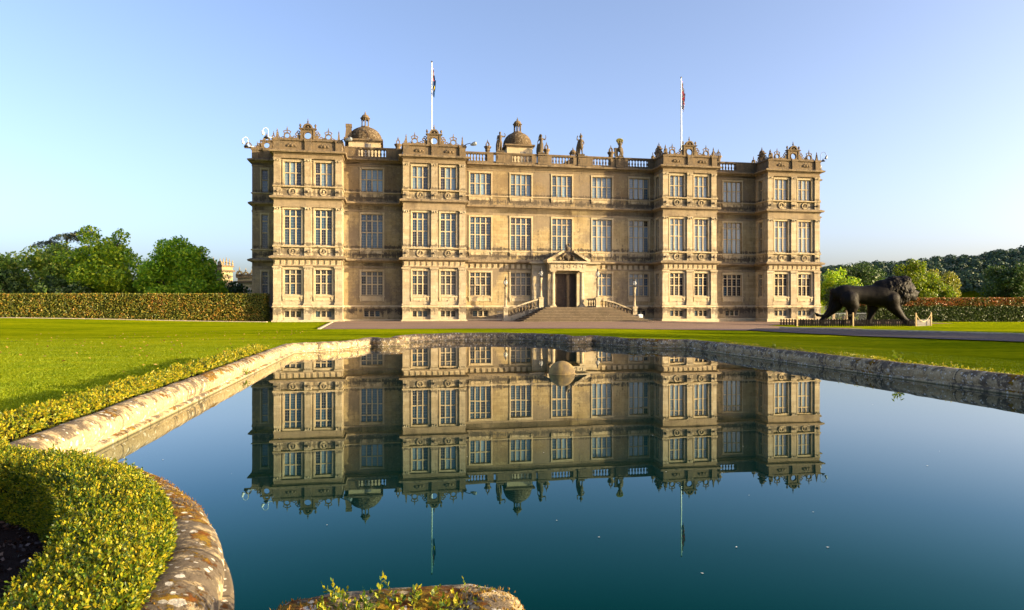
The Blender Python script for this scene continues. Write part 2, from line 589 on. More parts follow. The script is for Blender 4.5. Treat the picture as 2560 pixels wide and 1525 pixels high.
def hole_list(spans, storeys=(0, 1, 2, 3), base_trim=.3):
    out = []
    for (a, b) in spans:
        for st in storeys:
            if st == 0: out.append((a + base_trim, b - base_trim, STOREYS[0]['z0'], STOREYS[0]['z1'], 0))
            else: out.append((a, b, STOREYS[st]['z0'], STOREYS[st]['z1'], st))
    return out

def apron(mb, o, e, n, s0, s1, st):
    """moulded sill on small brackets, with a panel, under a main window"""
    mb = MB()
    ex, ey = e; nx, ny = n
    mb.M = Matrix(((ex, -nx, 0, o[0]), (ey, -ny, 0, o[1]), (0, 0, 1, 0), (0, 0, 0, 1)))
    z = STOREYS[st]['z0']
    mb.box(s0 - .2, s1 + .2, -.16, .0, z - .19, z - .10)
    mb.box(s0 - .15, s1 + .15, -.11, .0, z - .26, z - .19)
    for c in (s0 - .02, s1 + .02):
        mb.box(c - .1, c + .1, -.13, .0, z - .5, z - .26)
        mb.box(c - .08, c + .08, -.09, .0, z - .68, z - .5)
    mb.box(s0 + .12, s1 - .12, -.05, .0, z - .62, z - .26)
    mb.ball(((s0 + s1) / 2, -.05, z - .62), .06, 6, 5)
    mb.build("window_apron", M['stone_trim'], house)

# --- main block walls -------------------------------------------------------
wall_mb = MB()
sills = MB()
centre = [(21.25, 23.72), (26.0, 28.47), (30.95, 33.37), (35.84, 38.3), (40.45, 42.93)]
secs = [((BAYS[0][1], BAYS[1][0]), [(9.0, 11.43)]), ((BAYS[1][1], BAYS[2][0]), centre), ((BAYS[2][1], BAYS[3][0]), [(52.6, 55.05)])]
for si, ((a, b), spans) in enumerate(secs):
    o = (a, MAINV); e = (1, 0); n = (0, -1)
    hl = []
    for wi, (p, q) in enumerate(spans):
        for h in hole_list([(p - a, q - a)]):
            if si == 1 and wi in (2,) and h[4] in (0, 1): continue      # the porch is here
            if si == 1 and wi in (1, 3) and h[4] == 0: continue         # behind the steps
            hl.append(h)
    wall_seg(wall_mb, o, e, n, b - a, -.3, 18.3, [h[:4] for h in hl])
    for h in hl:
        st = h[4]
        if st == 0: ty = 'base'
        elif st == 1: ty = {0: 'ground_left', 1: ('ground_pale' if o[0] + h[0] > 34 else 'ground_left'), 2: 'ground_right'}[si]
        elif st == 2: ty = 'first_pale' if o[0] + h[0] > 34 else 'first'
        else: ty = 'second'
        window(o, e, n, h[0], h[1], st, 3 if st == 0 else 4, house, st_style(ty), base=(st == 0))
        if st: apron(sills, o, e, n, h[0], h[1], st)
# flank fronts (left and right) and their outer sides
for (o, e, n, L, sp) in (((UL, FLV), (1, 0), (0, -1), BAYS[0][0] - UL, [(1.0, 1.72)]), ((BAYS[3][1], FLV), (1, 0), (0, -1), FL, [(1.2, 1.92)])):
    hl = hole_list([sp[0]], storeys=(1, 2, 3))
    wall_seg(wall_mb, o, e, n, L, -.3, 18.3, [h[:4] for h in hl])
    for h in hl:
        window(o, e, n, h[0], h[1], h[4], 1, house, st_style('side'))
wall_seg(wall_mb, (UL, 30.0), (0, -1), (-1, 0), 30 - FLV, -.3, 18.3, [])
wall_seg(wall_mb, (UR, FLV), (0, 1), (1, 0), 30 - FLV, -.3, 18.3, [])
wall_seg(wall_mb, (UR, 30.0), (-1, 0), (0, 1), UR - UL, -.3, 18.3, [])
wall_mb.quad((UL, FLV, 18.25), (UR, FLV, 18.25), (UR, 30, 18.25), (UL, 30, 18.25))
wall_mb.quad((BAYS[0][0], MAINV, 18.25), (BAYS[3][1], MAINV, 18.25), (BAYS[3][1], FLV, 18.25), (BAYS[0][0], FLV, 18.25))
wall_mb.build("main_wall", M['stone_wall'], house)

# --- bays ------------------------------------------------------------------
bay_spans = [(.98, 2.74), (4.08, 5.84)]
for bi, (a, b) in enumerate(BAYS):
    mb = MB()
    k = (b - a) / 6.85
    spans = [(p * k, q * k) for p, q in bay_spans]
    o = (a, INS); hl = hole_list(spans, base_trim=.0)
    wall_seg(mb, o, (1, 0), (0, -1), b - a, -.3, 18.3, [h[:4] for h in hl])
    # side walls with one narrow window each
    dside = MAINV - INS if bi not in (0, 3) else FLV - INS
    dl = FLV - INS if bi == 0 else MAINV - INS
    dr = FLV - INS if bi == 3 else MAINV - INS
    sl = [(dl - 1.75, dl - .75)] if bi else []
    shl = hole_list(sl, storeys=(1, 2, 3))
    wall_seg(mb, (a, INS + dl), (0, -1), (-1, 0), dl, -.3, 18.3, [(dl - h[1], dl - h[0], h[2], h[3]) for h in shl])
    srr = [(.75, 1.75)] if bi != 3 else []
    shr = hole_list(srr, storeys=(1, 2, 3))
    wall_seg(mb, (b, INS), (0, 1), (1, 0), dr, -.3, 18.3, [h[:4] for h in shr])
    mb.quad((a, INS, 18.28), (b, INS, 18.28), (b, MAINV, 18.28), (a, MAINV, 18.28))
    bay = mb.build("window_bay", M['stone_bay'], house)
    for h in shl:
        window((a, INS + dl), (0, -1), (-1, 0), dl - h[1], dl - h[0], h[4], 2, house, st_style('side'))
    for h in shr:
        window((b, INS), (0, 1), (1, 0), h[0], h[1], h[4], 2, house, st_style('side'))
    for wi in (0, 1):
        for h in [x for x in hl if abs(x[0] - spans[wi][0]) < .01]:
            st = h[4]
            if st == 0: ty = 'base'
            elif st == 1: ty = 'ground_left' if bi < 2 else 'ground_right'
            elif st == 2: ty = 'first' if bi < 2 else 'first_pale'
            else: ty = ('second_left' if wi == 0 else 'second_right') if bi < 2 else 'second'
            window(o, (1, 0), (0, -1), h[0], h[1], st, 3, house, st_style(ty), base=(st == 0))
            if st == 1: apron(sills, o, (1, 0), (0, -1), h[0], h[1], st)
    # pilasters: three per storey
    for (c0, c1) in ((0.0, .66), (3.07, 3.75), (6.19, 6.85)):
        c0 *= k; c1 *= k
        u0, u1 = a + c0, a + c1
        # corner pilasters return along the side
        for st in (1, 2, 3):
            p = MB()
            zb, zt = {1: (1.8, 5.9), 2: (8.1, 12.2), 3: (14.45, 17.35)}[st]
            x = .05 if st == 1 else .0
            p.box(u0 - x, u1 + x, 0.0, INS + .01, zb, zt - .36)
            p.box(u0 - x - .08, u1 + x + .08, -.08, INS + .012, zb, zb + .1)
            p.box(u0 - x - .05, u1 + x + .05, -.05, INS + .014, zb + .1, zb + .2)
            cw = zt - .36
            if st == 1:
                p.box(u0 - x - .03, u1 + x + .03, -.03, INS + .012, cw, cw + .05)
                p.box(u0 - x, u1 + x, 0.0, INS + .01, cw + .05, cw + .16)
                p.box(u0 - x - .06, u1 + x + .06, -.06, INS + .014, cw + .16, cw + .24)
                p.box(u0 - x - .1, u1 + x + .1, -.1, INS + .016, cw + .24, zt)
                for q in range(4):
                    p.ball((u0 + (u1 - u0) * (q + .5) / 4, -.02, cw + .11), .045, 6, 5)
            else:
                p.box(u0 + .04, u1 - .04, -.03, INS + .01, cw, cw + .3)
                for uc in (u0 + .09, u1 - .09):
                    if st == 3:
                        p.M = Matrix.Translation((uc, 0, cw + .2)) @ Matrix.Rotation(R(90), 4, 'X')
                        p.lathe((0, 0, -.05), [(.12, 0), (.12, .13)], 10); p.M = None
                    else:
                        p.ball((uc, -.06, cw + .2), .10, 7, 5)
                p.ball(((u0 + u1) / 2, -.06, cw + .15), .10, 7, 5)
                p.box(u0 - .06, u1 + .06, -.07, INS + .012, cw + .3, zt)
            p.build("pilaster", M['stone_bay'], house)
        # pedestal blocks with a small lion head boss between the storeys
        for (zb, zt) in ((7.05, 7.93), (13.42, 14.3), (0.2, 1.42)):
            p = MB()
            g = .07 if zb < 1 else .02
            p.box(u0 - g, u1 + g, -g, INS + .01, zb, zt)
            if zb > 1:
                p.ball(((u0 + u1) / 2, -.06, (zb + zt) / 2), .12, 7, 6)
                p.box((u0 + u1) / 2 - .06, (u0 + u1) / 2 + .06, -.3, .0, (zb + zt) / 2 - .06, (zb + zt) / 2 + .05)
            p.build("pedestal", M['stone_bay'], house)
    # medallions
    for (p, q) in spans:
        for zc in (7.5, 13.86):
            c = a + (p + q) / 2
            m2 = MB()
            m2.annulus(c, zc, .27, .40, INS - .1, INS + .01, 20)
            m2.ball((c, INS - .02, zc + .06), .12, 7, 6, (.8, .6, 1.1))
            m2.prism([(c - .2, zc - .2), (c + .2, zc - .2), (c + .1, zc - .05), (c - .1, zc - .05)], INS - .08, INS + .01)
            m2.build("medallion", M['stone_trim'], house)

# --- cornices running round the whole front ----------------------------------
path = [(UL, 29.0), (UL, FLV), (BAYS[0][0], FLV)]
for i, (a, b) in enumerate(BAYS):
    y0 = FLV if i == 0 else MAINV; y1 = FLV if i == 3 else MAINV
    path += [(a, y0), (a, 0), (b, 0), (b, y1)]
path += [(UR, FLV), (UR, 29.0)]
clean = [path[0]]
for p in path[1:]:
    if (abs(p[0] - clean[-1][0]) + abs(p[1] - clean[-1][1])) > 1e-6: clean.append(p)
path = clean
PROF = {
 'plinth_course': [(-.3, 1.42), (.05, 1.42), (.1, 1.5), (.17, 1.55), (.17, 1.62), (.05, 1.76), (-.3, 1.8)],
 'base_course': [(-.3, -.3), (.22, -.3), (.22, .1), (.1, .2), (-.3, .2)],
 'ground_cornice': [(-.3, 5.9), (.03, 5.9), (.03, 6.12), (.0, 6.14), (.0, 6.56), (.1, 6.6), (.16, 6.68), (.40, 6.72), (.45, 6.85), (.45, 6.9), (.12, 7.05), (-.3, 7.05)],
 'sill_course': [(-.3, 7.93), (.08, 7.93), (.13, 8.0), (.13, 8.05), (.0, 8.1), (-.3, 8.1)],
 'first_cornice': [(-.3, 12.2), (.03, 12.2), (.05, 12.43), (.0, 12.45), (.0, 12.92), (.08, 12.97), (.13, 13.06), (.36, 13.1), (.40, 13.22), (.40, 13.28), (.1, 13.42), (-.3, 13.42)],
 'upper_sill_course': [(-.3, 14.3), (.08, 14.3), (.13, 14.36), (.13, 14.41), (.0, 14.45), (-.3, 14.45)],
 'top_cornice': [(-.3, 17.35), (.03, 17.35), (.05, 17.5), (.0, 17.52), (.0, 17.76), (.1, 17.8), (.15, 17.9), (.42, 17.95), (.47, 18.08), (.47, 18.12), (.12, 18.25), (-.3, 18.26)],
}
for nm, pr in PROF.items():
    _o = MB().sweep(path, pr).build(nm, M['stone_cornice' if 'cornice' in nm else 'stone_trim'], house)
    if nm == 'ground_cornice': g_cornice = _o
# triglyphs on the bay friezes
_tg = []
def trig(u, v):
    if not _tg:
        t = MB()
        t.box(-.2, .2, -.035, .05, 6.06, 6.55)
        for q in (-.12, 0, .12): t.box(q - .04, q + .04, -.06, -.03, 6.17, 6.55)
        o = t.build("triglyph", M['stone_trim'], g_cornice); _tg.append(o.data)
    else:
        o = bpy.data.objects.new("triglyph", _tg[0]); COL.objects.link(o); o.parent = g_cornice
    o.location = (u, v, 0)
for (a, b) in BAYS:
    n = 11
    for k in range(n): trig(a + .3 + (b - a - .6) * k / (n - 1), 0.0)
for (a, b) in ((BAYS[1][1], 29.2), (36.2, BAYS[2][0])):
    n = max(2, int((b - a) / .68))
    for k in range(n): trig(a + .35 + (b - a - .6) * k / n, MAINV)

# --- parapets, balustrades ----------------------------------------------------
def parapet(a, b, v0, vl, vr):
    p = MB()
    pth = [(a, vl), (a, v0), (b, v0), (b, vr)]
    p.sweep(pth, [(-.36, 18.2), (-.02, 18.2), (-.02, 19.18), (-.36, 19.18)])
    p.sweep(pth, [(-.42, 19.18), (.06, 19.18), (.14, 19.26), (.14, 19.33), (.0, 19.42), (-.42, 19.42)])
    L = b - a
    for c in (.33, L / 2, L - .33):
        p.box(a + c - .33, a + c + .33, v0 - .16, v0 + .01, 18.2, 19.18)
        p.box(a + c - .40, a + c + .40, v0 - .21, v0 + .02, 19.16, 19.435)
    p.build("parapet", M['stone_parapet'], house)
    if L > 5:
        for c in (L * .26, L * .74):
            q = MB()
            q.ball((a + c, v0 - .03, 18.72), .2, 8, 6, (1, .7, 1))
            for s in (-1, 1):
                q.ball((a + c + s * .34, v0 - .02, 18.70), .17, 8, 6, (1, .6, .9))
                q.ball((a + c + s * .2, v0 - .05, 18.82), .1, 6, 5)
            q.box(a + c - .5, a + c + .5, v0 - .05, v0 + .0, 18.55, 18.62)
            q.build("carved_panel", M['stone_parapet'], house)
for i, (a, b) in enumerate(BAYS):
    parapet(a, b, 0.0, FLV if i == 0 else 3.2, FLV if i == 3 else 3.2)
parapet(UL, BAYS[0][0], FLV, 12, FLV + .1)
parapet(BAYS[3][1], UR, FLV, FLV + .1, 12)

bal_mesh = None
def baluster_at(u, v, z, parent, h=.80):
    global bal_mesh
    if bal_mesh is None:
        b = MB()
        b.box(-.11, .11, -.11, .11, 0, .07)
        b.lathe((0, 0, 0), [(.075, .07), (.06, .12), (.10, .22), (.115, .32), (.085, .45), (.055, .56), (.05, .64), (.085, .68), (.06, .72)], 8)
        b.box(-.10, .10, -.10, .10, .72, .80)
        o = b.build("baluster", M['stone_parapet'], parent, smooth=False)
        bal_mesh = o.data
    else:
        o = bpy.data.objects.new("baluster", bal_mesh); COL.objects.link(o); o.parent = parent
    o.location = (u, v, z); o.scale = (1, 1, h / .80)
    return o

def balustrade(a, b, v, peds, gaps):
    p = MB()
    z0 = 18.24
    p.box(a, b, v - .2, v + .2, z0, z0 + .17)
    p.box(a, b, v - .19, v + .19, z0 + .97, z0 + 1.06)
    p.box(a, b, v - .24, v + .24, z0 + 1.06, z0 + 1.2)
    for (c, d, proud) in peds:
        p.box(c, d, v - .2 - proud, v + .22 + proud, z0 + .16, z0 + .98)
        if proud:
            p.box(c - .06, d + .06, v - .27 - proud, v + .28 + proud, z0 + 1.05, z0 + 1.225)
            p.box(c - .05, d + .05, v - .25 - proud, v + .25 + proud, z0, z0 + .175)
            p.box(c + .16, d - .16, v - .23 - proud, v - .19 - proud, z0 + .3, z0 + .85)
    o = p.build("balustrade", M['stone_parapet'], house)
    for (c, d, n) in gaps:
        for k in range(n):
            baluster_at(c + (d - c) * (k + .5) / n, v, z0 + .17, o)
BV = 2.85
balustrade(BAYS[0][1], BAYS[1][0], BV, [(BAYS[0][1], 8.75, 0), (11.75, BAYS[1][0], 0)], [(8.75, 11.75, 8)])
balustrade(BAYS[1][1], BAYS[2][0], BV, [(20.42, 20.8, 0), (23.25, 24.0, 0), (24.3, 25.3, .1), (25.3, 26.2, 0), (28.5, 29.1, 0), (29.25, 30.2, .1), (30.2, 30.9, 0), (33.5, 34.0, 0), (34.1, 35.1, .1), (35.1, 35.9, 0), (38.1, 38.7, 0), (38.7, 39.65, .1), (39.65, 40.3, 0), (42.9, 43.58, 0)],
           [(20.8, 23.25, 7), (26.2, 28.5, 6), (30.9, 33.5, 7), (35.9, 38.1, 6), (40.3, 42.9, 7)])
balustrade(BAYS[2][1], BAYS[3][0], BV, [(BAYS[2][1], 51.2, 0), (54.3, BAYS[3][0], 0)], [(51.2, 54.3, 8)])

# --- strapwork crests on the bays ----------------------------------------------
def finial(mb, u, v, z, h, r):
    mb.lathe((u, v, z), [(r * .5, 0), (r * .8, h * .08), (r * .4, h * .2), (r, h * .32), (r * .55, h * .48), (r * .3, h * .55), (r * .5, h * .62), (r * .25, h * .8), (r * .03, h)], 7)
def scroll(mb, u, z, v, s, mir):
    pts = []
    for k in range(15):
        t = k / 14
        a = R(-90) + t * R(400)
        r = s * (.5 - .36 * t)
        pts.append((u + mir * (r * math.cos(a)), v, z + s * .5 + r * math.sin(a)))
    mb.tube(pts, s * .13, 5)
def crest(a, b, v):
    L = b - a; c = a + L * .495; z = 19.4
    g = MB()
    y0, y1 = v - .14, v + .14
    g.plate_hole(c - .62, c + .62, z, z + 1.05, c, z + .42, .36, y0, y1)
    g.annulus(c, z + .42, .36, .44, y0 - .05, y0 + .01, 22)
    for s in (-1, 1):
        g.box(c + s * .66 - .1, c + s * .66 + .1, y0 - .06, y1 + .06, z, z + 1.05)
    g.box(c - .82, c + .82, y0 - .12, y1 + .12, z + 1.05, z + 1.13)
    g.box(c - .9, c + .9, y0 - .18, y1 + .18, z + 1.13, z + 1.2)
    # half round pediment with a shell
    g.annulus(c, z + 1.2, .36, .52, y0 - .08, y1 + .04, 14, 0, math.pi)
    g.annulus(c, z + 1.2, .02, .37, y0 + .08, y1, 12, 0, math.pi)
    g.ball((c, y0 + .05, z + 1.36), .12, 7, 6)
    finial(g, c, v, z + 1.7, .62, .11)
    for s in (-1, 1):
        g.lathe((c + s * .78, v, z + 1.2), [(.04, 0), (.1, .04), (.05, .1), (.12, .28), (.13, .36), (.06, .42), (.09, .46), (.02, .5)], 7)
        # big side scrolls
        for (du, dz, sz) in ((1.0, .55, .42), (1.12, .28, .5), (1.4, .0, .42), (1.75, .0, .28)):
            scroll(g, c + s * du, z + dz, v, sz, -s)
        g.box(min(c + s * .75, c + s * 1.1), max(c + s * .75, c + s * 1.1), y0 + .05, y1 - .05, z, z + .5)
        g.box(min(c + s * .7, c + s * 1.9), max(c + s * .7, c + s * 1.9), y0 + .02, y1 - .02, z, z + .16)
    ct = g.build("parapet_crest", M['stone_parapet'], house)
    for s in (-1, 1):
        q = MB()
        uc = c + s * 2.12
        q.annulus(uc, z + .36, .245, .36, y0 + .03, y1 - .03, 18)
        for t in (-1, 1):
            scroll(q, uc + t * .42, z, v, .3, t)
            q.tube([(uc + t * .3, v, z + .62), (uc + t * .36, v, z + .8), (uc + t * .2, v, z + .92), (uc, v, z + .95)], .05, 5)
            q.ball((uc + t * .35, v, z + .82), .07, 6, 5)
            q.ball((uc + t * .62, v, z + .1), .1, 6, 5)
        q.box(uc - .6, uc + .6, y0 + .02, y1 - .02, z, z + .1)
        q.box(uc - .05, uc + .05, v - .05, v + .05, z + .7, z + .95)
        finial(q, uc, v, z + .9, .5, .085)
        q.build("crest_ring", M['stone_parapet'], house)
    for uu in (a + .33, b - .33):
        q = MB()
        q.box(uu - .13, uu + .13, v - .13, v + .13, z, z + .22)
        q.taper(uu - .11, uu + .11, v - .11, v + .11, z + .22, z + .75, .55)
        finial(q, uu, v, z + .72, .42, .09)
        q.build("obelisk", M['stone_parapet'], house)
for (a, b) in BAYS: crest(a, b, .16)
# crests standing along the sides of the end bays
def side_crest(u, v, turn=R(90)):
    g = MB()
    g.M = Matrix.Translation((u, v, 0)) @ Matrix.Rotation(turn, 4, 'Z')
    z = 19.4
    g.plate_hole(-.55, .55, z, z + .85, 0, z + .4, .3, -.13, .13, 18)
    g.box(-.7, .7, -.2, .2, z + .85, z + .96)
    g.annulus(0, z + .96, .2, .42, -.14, .14, 12, 0, math.pi)
    finial(g, 0, 0, z + 1.35, .5, .1)
    for s in (-1, 1):
        for (du, dz, sz) in ((.85, .2, .45), (1.2, .0, .36)): scroll(g, s * du, z + dz, 0, sz, -s)
        g.annulus(s * 1.95, z + .33, .22, .34, -.1, .1, 14)
        finial(g, s * 1.95, 0, z + .7, .45, .08)
        g.box(min(s * .6, s * 2.4), max(s * .6, s * 2.4), -.1, .1, z, z + .12)
    g.build("side_crest", M['stone_parapet'], house)
side_crest(UL + .3, 8.6, R(90)); side_crest(UR - .3, 8.6, R(90))
side_crest(UL + 1.55, FLV + .2, 0.0); side_crest(UR - 1.55, FLV + .2, 0.0)
for u in (BAYS[2][0] + .2, BAYS[3][0] + .2):
    side_crest(u, 1.7, R(90))

# --- roof turrets and chimneys ---------------------------------------------------
def turret(u, v, r, zd, zt, lz, drum_w):
    t = MB()
    t.box(u - drum_w, u + drum_w, v - drum_w, v + drum_w, 18.2, zd - .35)
    root = t.build("roof_turret", M['stone_trim'], house)
    k = MB()
    k.box(u - drum_w - .1, u + drum_w + .1, v - drum_w - .1, v + drum_w + .1, zd - .35, zd - .2)
    k.box(u - drum_w - .28, u + drum_w + .28, v - drum_w - .28, v + drum_w + .28, zd - .2, zd)
    k.build("turret_cornice", M['stone_parapet'], root)
    d = MB()
    h = zt - zd
    prof = [(r * math.cos(a) ** .8, h * math.sin(a) ** .95) for a in [R(x) for x in (0, 7, 14, 21, 28, 36, 44, 52, 60, 68, 75, 81)]]
    # stepped courses of roof slabs
    pr2 = []
    for i, (rr, zz) in enumerate(prof):
        pr2.append((rr + .05, zz)); pr2.append((rr - .02, zz + .05))
    d.lathe((u, v, zd), pr2, 26)
    d.build("dome", M['roof_tile'], root)
    l = MB()
    lr = .48
    zb = zd + h * .95
    l.lathe((u, v, zb), [(lr + .22, 0), (lr + .2, .12), (lr + .06, .16), (lr + .06, .24)], 8)
    for q in range(6):
        a = R(60 * q + 30)
        l.lathe((u + lr * .9 * math.cos(a), v + lr * .9 * math.sin(a), zb + .24), [(.09, 0), (.065, .08), (.06, lz * .55), (.1, lz * .6)], 7)
    zc = zb + .24 + lz * .6
    for q in range(6):
        l.M = Matrix.Translation((u, v, 0)) @ Matrix.Rotation(R(60 * q), 4, 'Z')
        l.annulus(0, zc - .18, .16, .3, -lr * .86, -lr * .74, 8, 0, math.pi); l.M = None
    l.lathe((u, v, zc), [(lr + .02, 0), (lr + .12, .05), (lr + .12, .1), (lr + .0, .14), (lr * .95, .26), (lr * .78, .40), (lr * .45, .52), (lr * .18, .58), (.08, .62), (.11, .7), (.03, .84), (.015, 1.0)], 12)
    l.build("lantern", M['stone_parapet'], root)
    wv = MB()
    wv.box(u + .05, u + .75, v - drum_w - .02, v - drum_w + .05, 18.6, 20.9)
    wv.build("louvre", M['grey_wood'], root)
turret(u_of(913, 9.0), 9.0, 2.02, 21.4, 23.2, 1.55, 1.85)
turret(u_of(1293.5, 9.6), 9.6, 1.82, 21.75, 23.55, 1.5, 1.62)
turret(u_of(1432.5, 22.0), 22.0, 1.75, 21.75, 23.15, 1.35, 1.35)

def chimney(u, v, zt, r=.27, square=False):
    c = MB()
    z0 = 18.2
    h = zt - z0
    if square:
        c.box(u - .42, u + .42, v - .42, v + .42, z0, z0 + h * .62)
        c.box(u - .56, u + .56, v - .56, v + .56, z0 + h * .62, z0 + h * .68)
        c.taper(u - .42, u + .42, v - .42, v + .42, z0 + h * .68, z0 + h * .93, .72)
        c.box(u - .36, u + .36, v - .36, v + .36, z0 + h * .93, zt)
    else:
        c.box(u - r * 1.35, u + r * 1.35, v - r * 1.35, v + r * 1.35, z0, z0 + .6)
        c.lathe((u, v, z0), [(r * 1.2, .6), (r * 1.2, .72), (r, .78), (r * .94, h * .60), (r * 1.15, h * .62), (r * 1.05, h * .66), (r * 1.3, h * .70), (r * 1.65, h * .74), (r * 1.65, h * .77), (r * .9, h * .78)], 10)
        zc = z0 + h * .78
        for q in range(4):
            a = R(90 * q + 45)
            c.tube([(u + r * .9 * math.cos(a), v + r * .9 * math.sin(a), zc), (u + r * .9 * math.cos(a), v + r * .9 * math.sin(a), zc + h * .08), (u + r * .4 * math.cos(a), v + r * .4 * math.sin(a), zc + h * .13), (u, v, zc + h * .14)], .06, 5)
        finial(c, u, v, zc + h * .13, h * .12, .1)
    c.build("chimney", M['stone_parapet'], house)
chimney(u_of(872, 8.2), 8.2, zpx(872, 311, 8.2), square=True)
for (px, y, v) in ((684, 329, 12), (695.5, 330, 12.6), (995, 343, 7.2), (1014, 344, 8.2), (1219, 350, 5.6), (1366, 356, 7), (1527, 364, 6.6), (1644, 363, 6.4), (1796, 374, 6.6), (1784, 373, 8), (1903, 376, 6.6)):
    chimney(u_of(px, v), v, zpx(px, y, v))

# --- porch -----------------------------------------------------------------------
PC = 32.35
porch = MB()
pv = .75
for s in (-1, 1):
    porch.box(PC + s * 2.95 - .95, PC + s * 2.95 + .95, 2.3, 2.81, -.2, 5.75)      # flanking wall piers
    porch.box(PC + s * 1.72 - .42, PC + s * 1.72 + .42, 1.7, 2.81, 1.5, 5.75)       # jambs behind the columns
porch.box(PC - 1.32, PC + 1.32, 1.9, 2.81, 5.45, 5.76)
for (hw_, v0) in ((3.9, 2.25), (2.18, pv)):
    porch.box(PC - hw_, PC + hw_, v0, 2.82, 5.76, 5.98)
    porch.box(PC - hw_ + .03, PC + hw_ - .03, v0 + .03, 2.82, 5.98, 6.5)
    porch.box(PC - hw_ - .12, PC + hw_ + .12, v0 - .12, 2.82, 6.5, 6.62)
    porch.box(PC - hw_ - .35, PC + hw_ + .35, v0 - .4, 2.82, 6.62, 6.82)
for k in range(6):
    u = PC - 1.9 + 3.8 * k / 5
    porch.box(u - .14, u + .14, pv - .01, pv + .05, 6.0, 6.48)
    if k < 5: porch.ball((u + .38, pv + .03, 6.24), .14, 8, 5, (1, .4, 1))
pr = porch.build("porch", M['stone_bay'], house)
for s in (-1, 1):
    for (v, rr) in ((pv + .34, .27),):
        c = MB()
        u = PC + s * 1.72
        c.box(u - .38, u + .38, v - .38, v + .38, 1.5, 1.72)
        c.lathe((u, v, 0), [(.36, 1.72), (.36, 1.8), (.29, 1.86), (.27, 1.95), (.27, 3.2), (.225, 5.4), (.25, 5.42), (.25, 5.48), (.235, 5.5), (.3, 5.6)], 18)
        c.box(u - .33, u + .33, v - .33, v + .33, 5.6, 5.76)
        c.build("column", M['stone_bay'], pr, smooth=False)
pd = MB()
zb = 6.84
for s in (-1, 1):
    # broken raking cornices
    pts = [(PC + s * 2.55, zb), (PC + s * 2.55, zb + .16), (PC + s * .62, zb + 1.22), (PC + s * .62, zb + .98), (PC + s * 2.2, zb)]
    if s > 0: pts = pts[::-1]
    pd.prism(pts, pv - .4, 2.7)
    pts2 = [(PC + s * 2.1, zb), (PC + s * .7, zb + .95), (PC + s * .7, zb)]
    if s > 0: pts2 = pts2[::-1]
    pd.prism(pts2, pv + .25, 2.7)
pd.build("pediment", M['stone_trim'], pr)
cr = MB()   # carved shield with crest in the broken pediment
cr.ball((PC, pv + .15, zb + .75), .5, 12, 8, (1, .4, 1.15))
cr.ball((PC, pv + .1, zb + 1.45), .26, 9, 7, (1.2, .8, 1))
cr.ball((PC - .16, pv + .1, zb + 1.75), .17, 8, 6, (.9, .8, 1.2))
cr.ball((PC + .1, pv + .1, zb + 1.95), .14, 8, 6)
for s in (-1, 1):
    cr.tube([(PC + s * .3, pv + .05, zb + .9), (PC + s * .7, pv, zb + .55), (PC + s * .55, pv, zb + .2), (PC + s * .95, pv - .02, zb + .05), (PC + s * 1.15, pv, zb + .25)], [.16, .14, .12, .12, .06], 7)
cr.ball((PC, pv + .05, zb + .2), .16, 8, 6)
cr.build("carved_shield", M['stone_statue'], pr, smooth=True)
dr = MB()
dr.box(PC - 1.3, PC - .012, 2.1, 2.2, 1.55, 5.45); dr.box(PC + .012, PC + 1.3, 2.1, 2.2, 1.55, 5.45)
for s in (-1, 1):
    for (z0, z1) in ((1.7, 2.75), (2.9, 3.35), (3.5, 4.85), (4.98, 5.3)):
        a, b = sorted((PC + s * .14, PC + s * 1.16))
        dr.box(a, b, 2.07, 2.11, z0, z0 + .07); dr.box(a, b, 2.07, 2.11, z1 - .07, z1)
        dr.box(a, a + .07, 2.072, 2.11, z0 + .07, z1 - .07); dr.box(b - .07, b, 2.072, 2.11, z0 + .07, z1 - .07)
        dr.box(a + .2, b - .2, 2.08, 2.11, z0 + .16, z1 - .16)
dr.M = None
door = dr.build("double_door", M['door'], pr)
kn = MB(); kn.ball((PC + .12, 2.03, 2.8), .05, 8, 6); kn.ball((PC - .12, 2.03, 2.8), .05, 8, 6)
kn.build("handle", M['iron'], pr)
wall_fill = MB(); wall_fill.box(PC - 1.4, PC + 1.4, 2.22, 2.6, 1.4, 5.5); wall_fill.build("door_reveal", M['stone_trim'], pr)
# ================================================================== pond geometry
PA = R(10.2)
PCX, PCY = .957, 13.3
WZ = .31
def pw(u, v):                # pond frame to world plan
    c, s = math.cos(PA), math.sin(PA)
    return (PCX + u * c - v * s, PCY + u * s + v * c)
def wp(x, y):                # world to pond frame
    c, s = math.cos(PA), math.sin(PA)
    dx, dy = x - PCX, y - PCY
    return (dx * c + dy * s, -dx * s + dy * c)

def arc_pts(pts, n=26):
    """smooth curve through points (Catmull-Rom)"""
    P = [np.array(p, float) for p in pts]
    P = [2 * P[0] - P[1]] + P + [2 * P[-1] - P[-2]]
    out = []
    for i in range(1, len(P) - 2):
        for k in range(n // (len(P) - 3) + 1):
            t = k / (n // (len(P) - 3) + 1)
            a, b, c, d = P[i - 1], P[i], P[i + 1], P[i + 2]
            out.append(tuple(.5 * ((2 * b) + (-a + c) * t + (2 * a - 5 * b + 4 * c - d) * t * t + (-a + 3 * b - 3 * c + d) * t ** 3)))
    out.append(tuple(P[-2]))
    return out
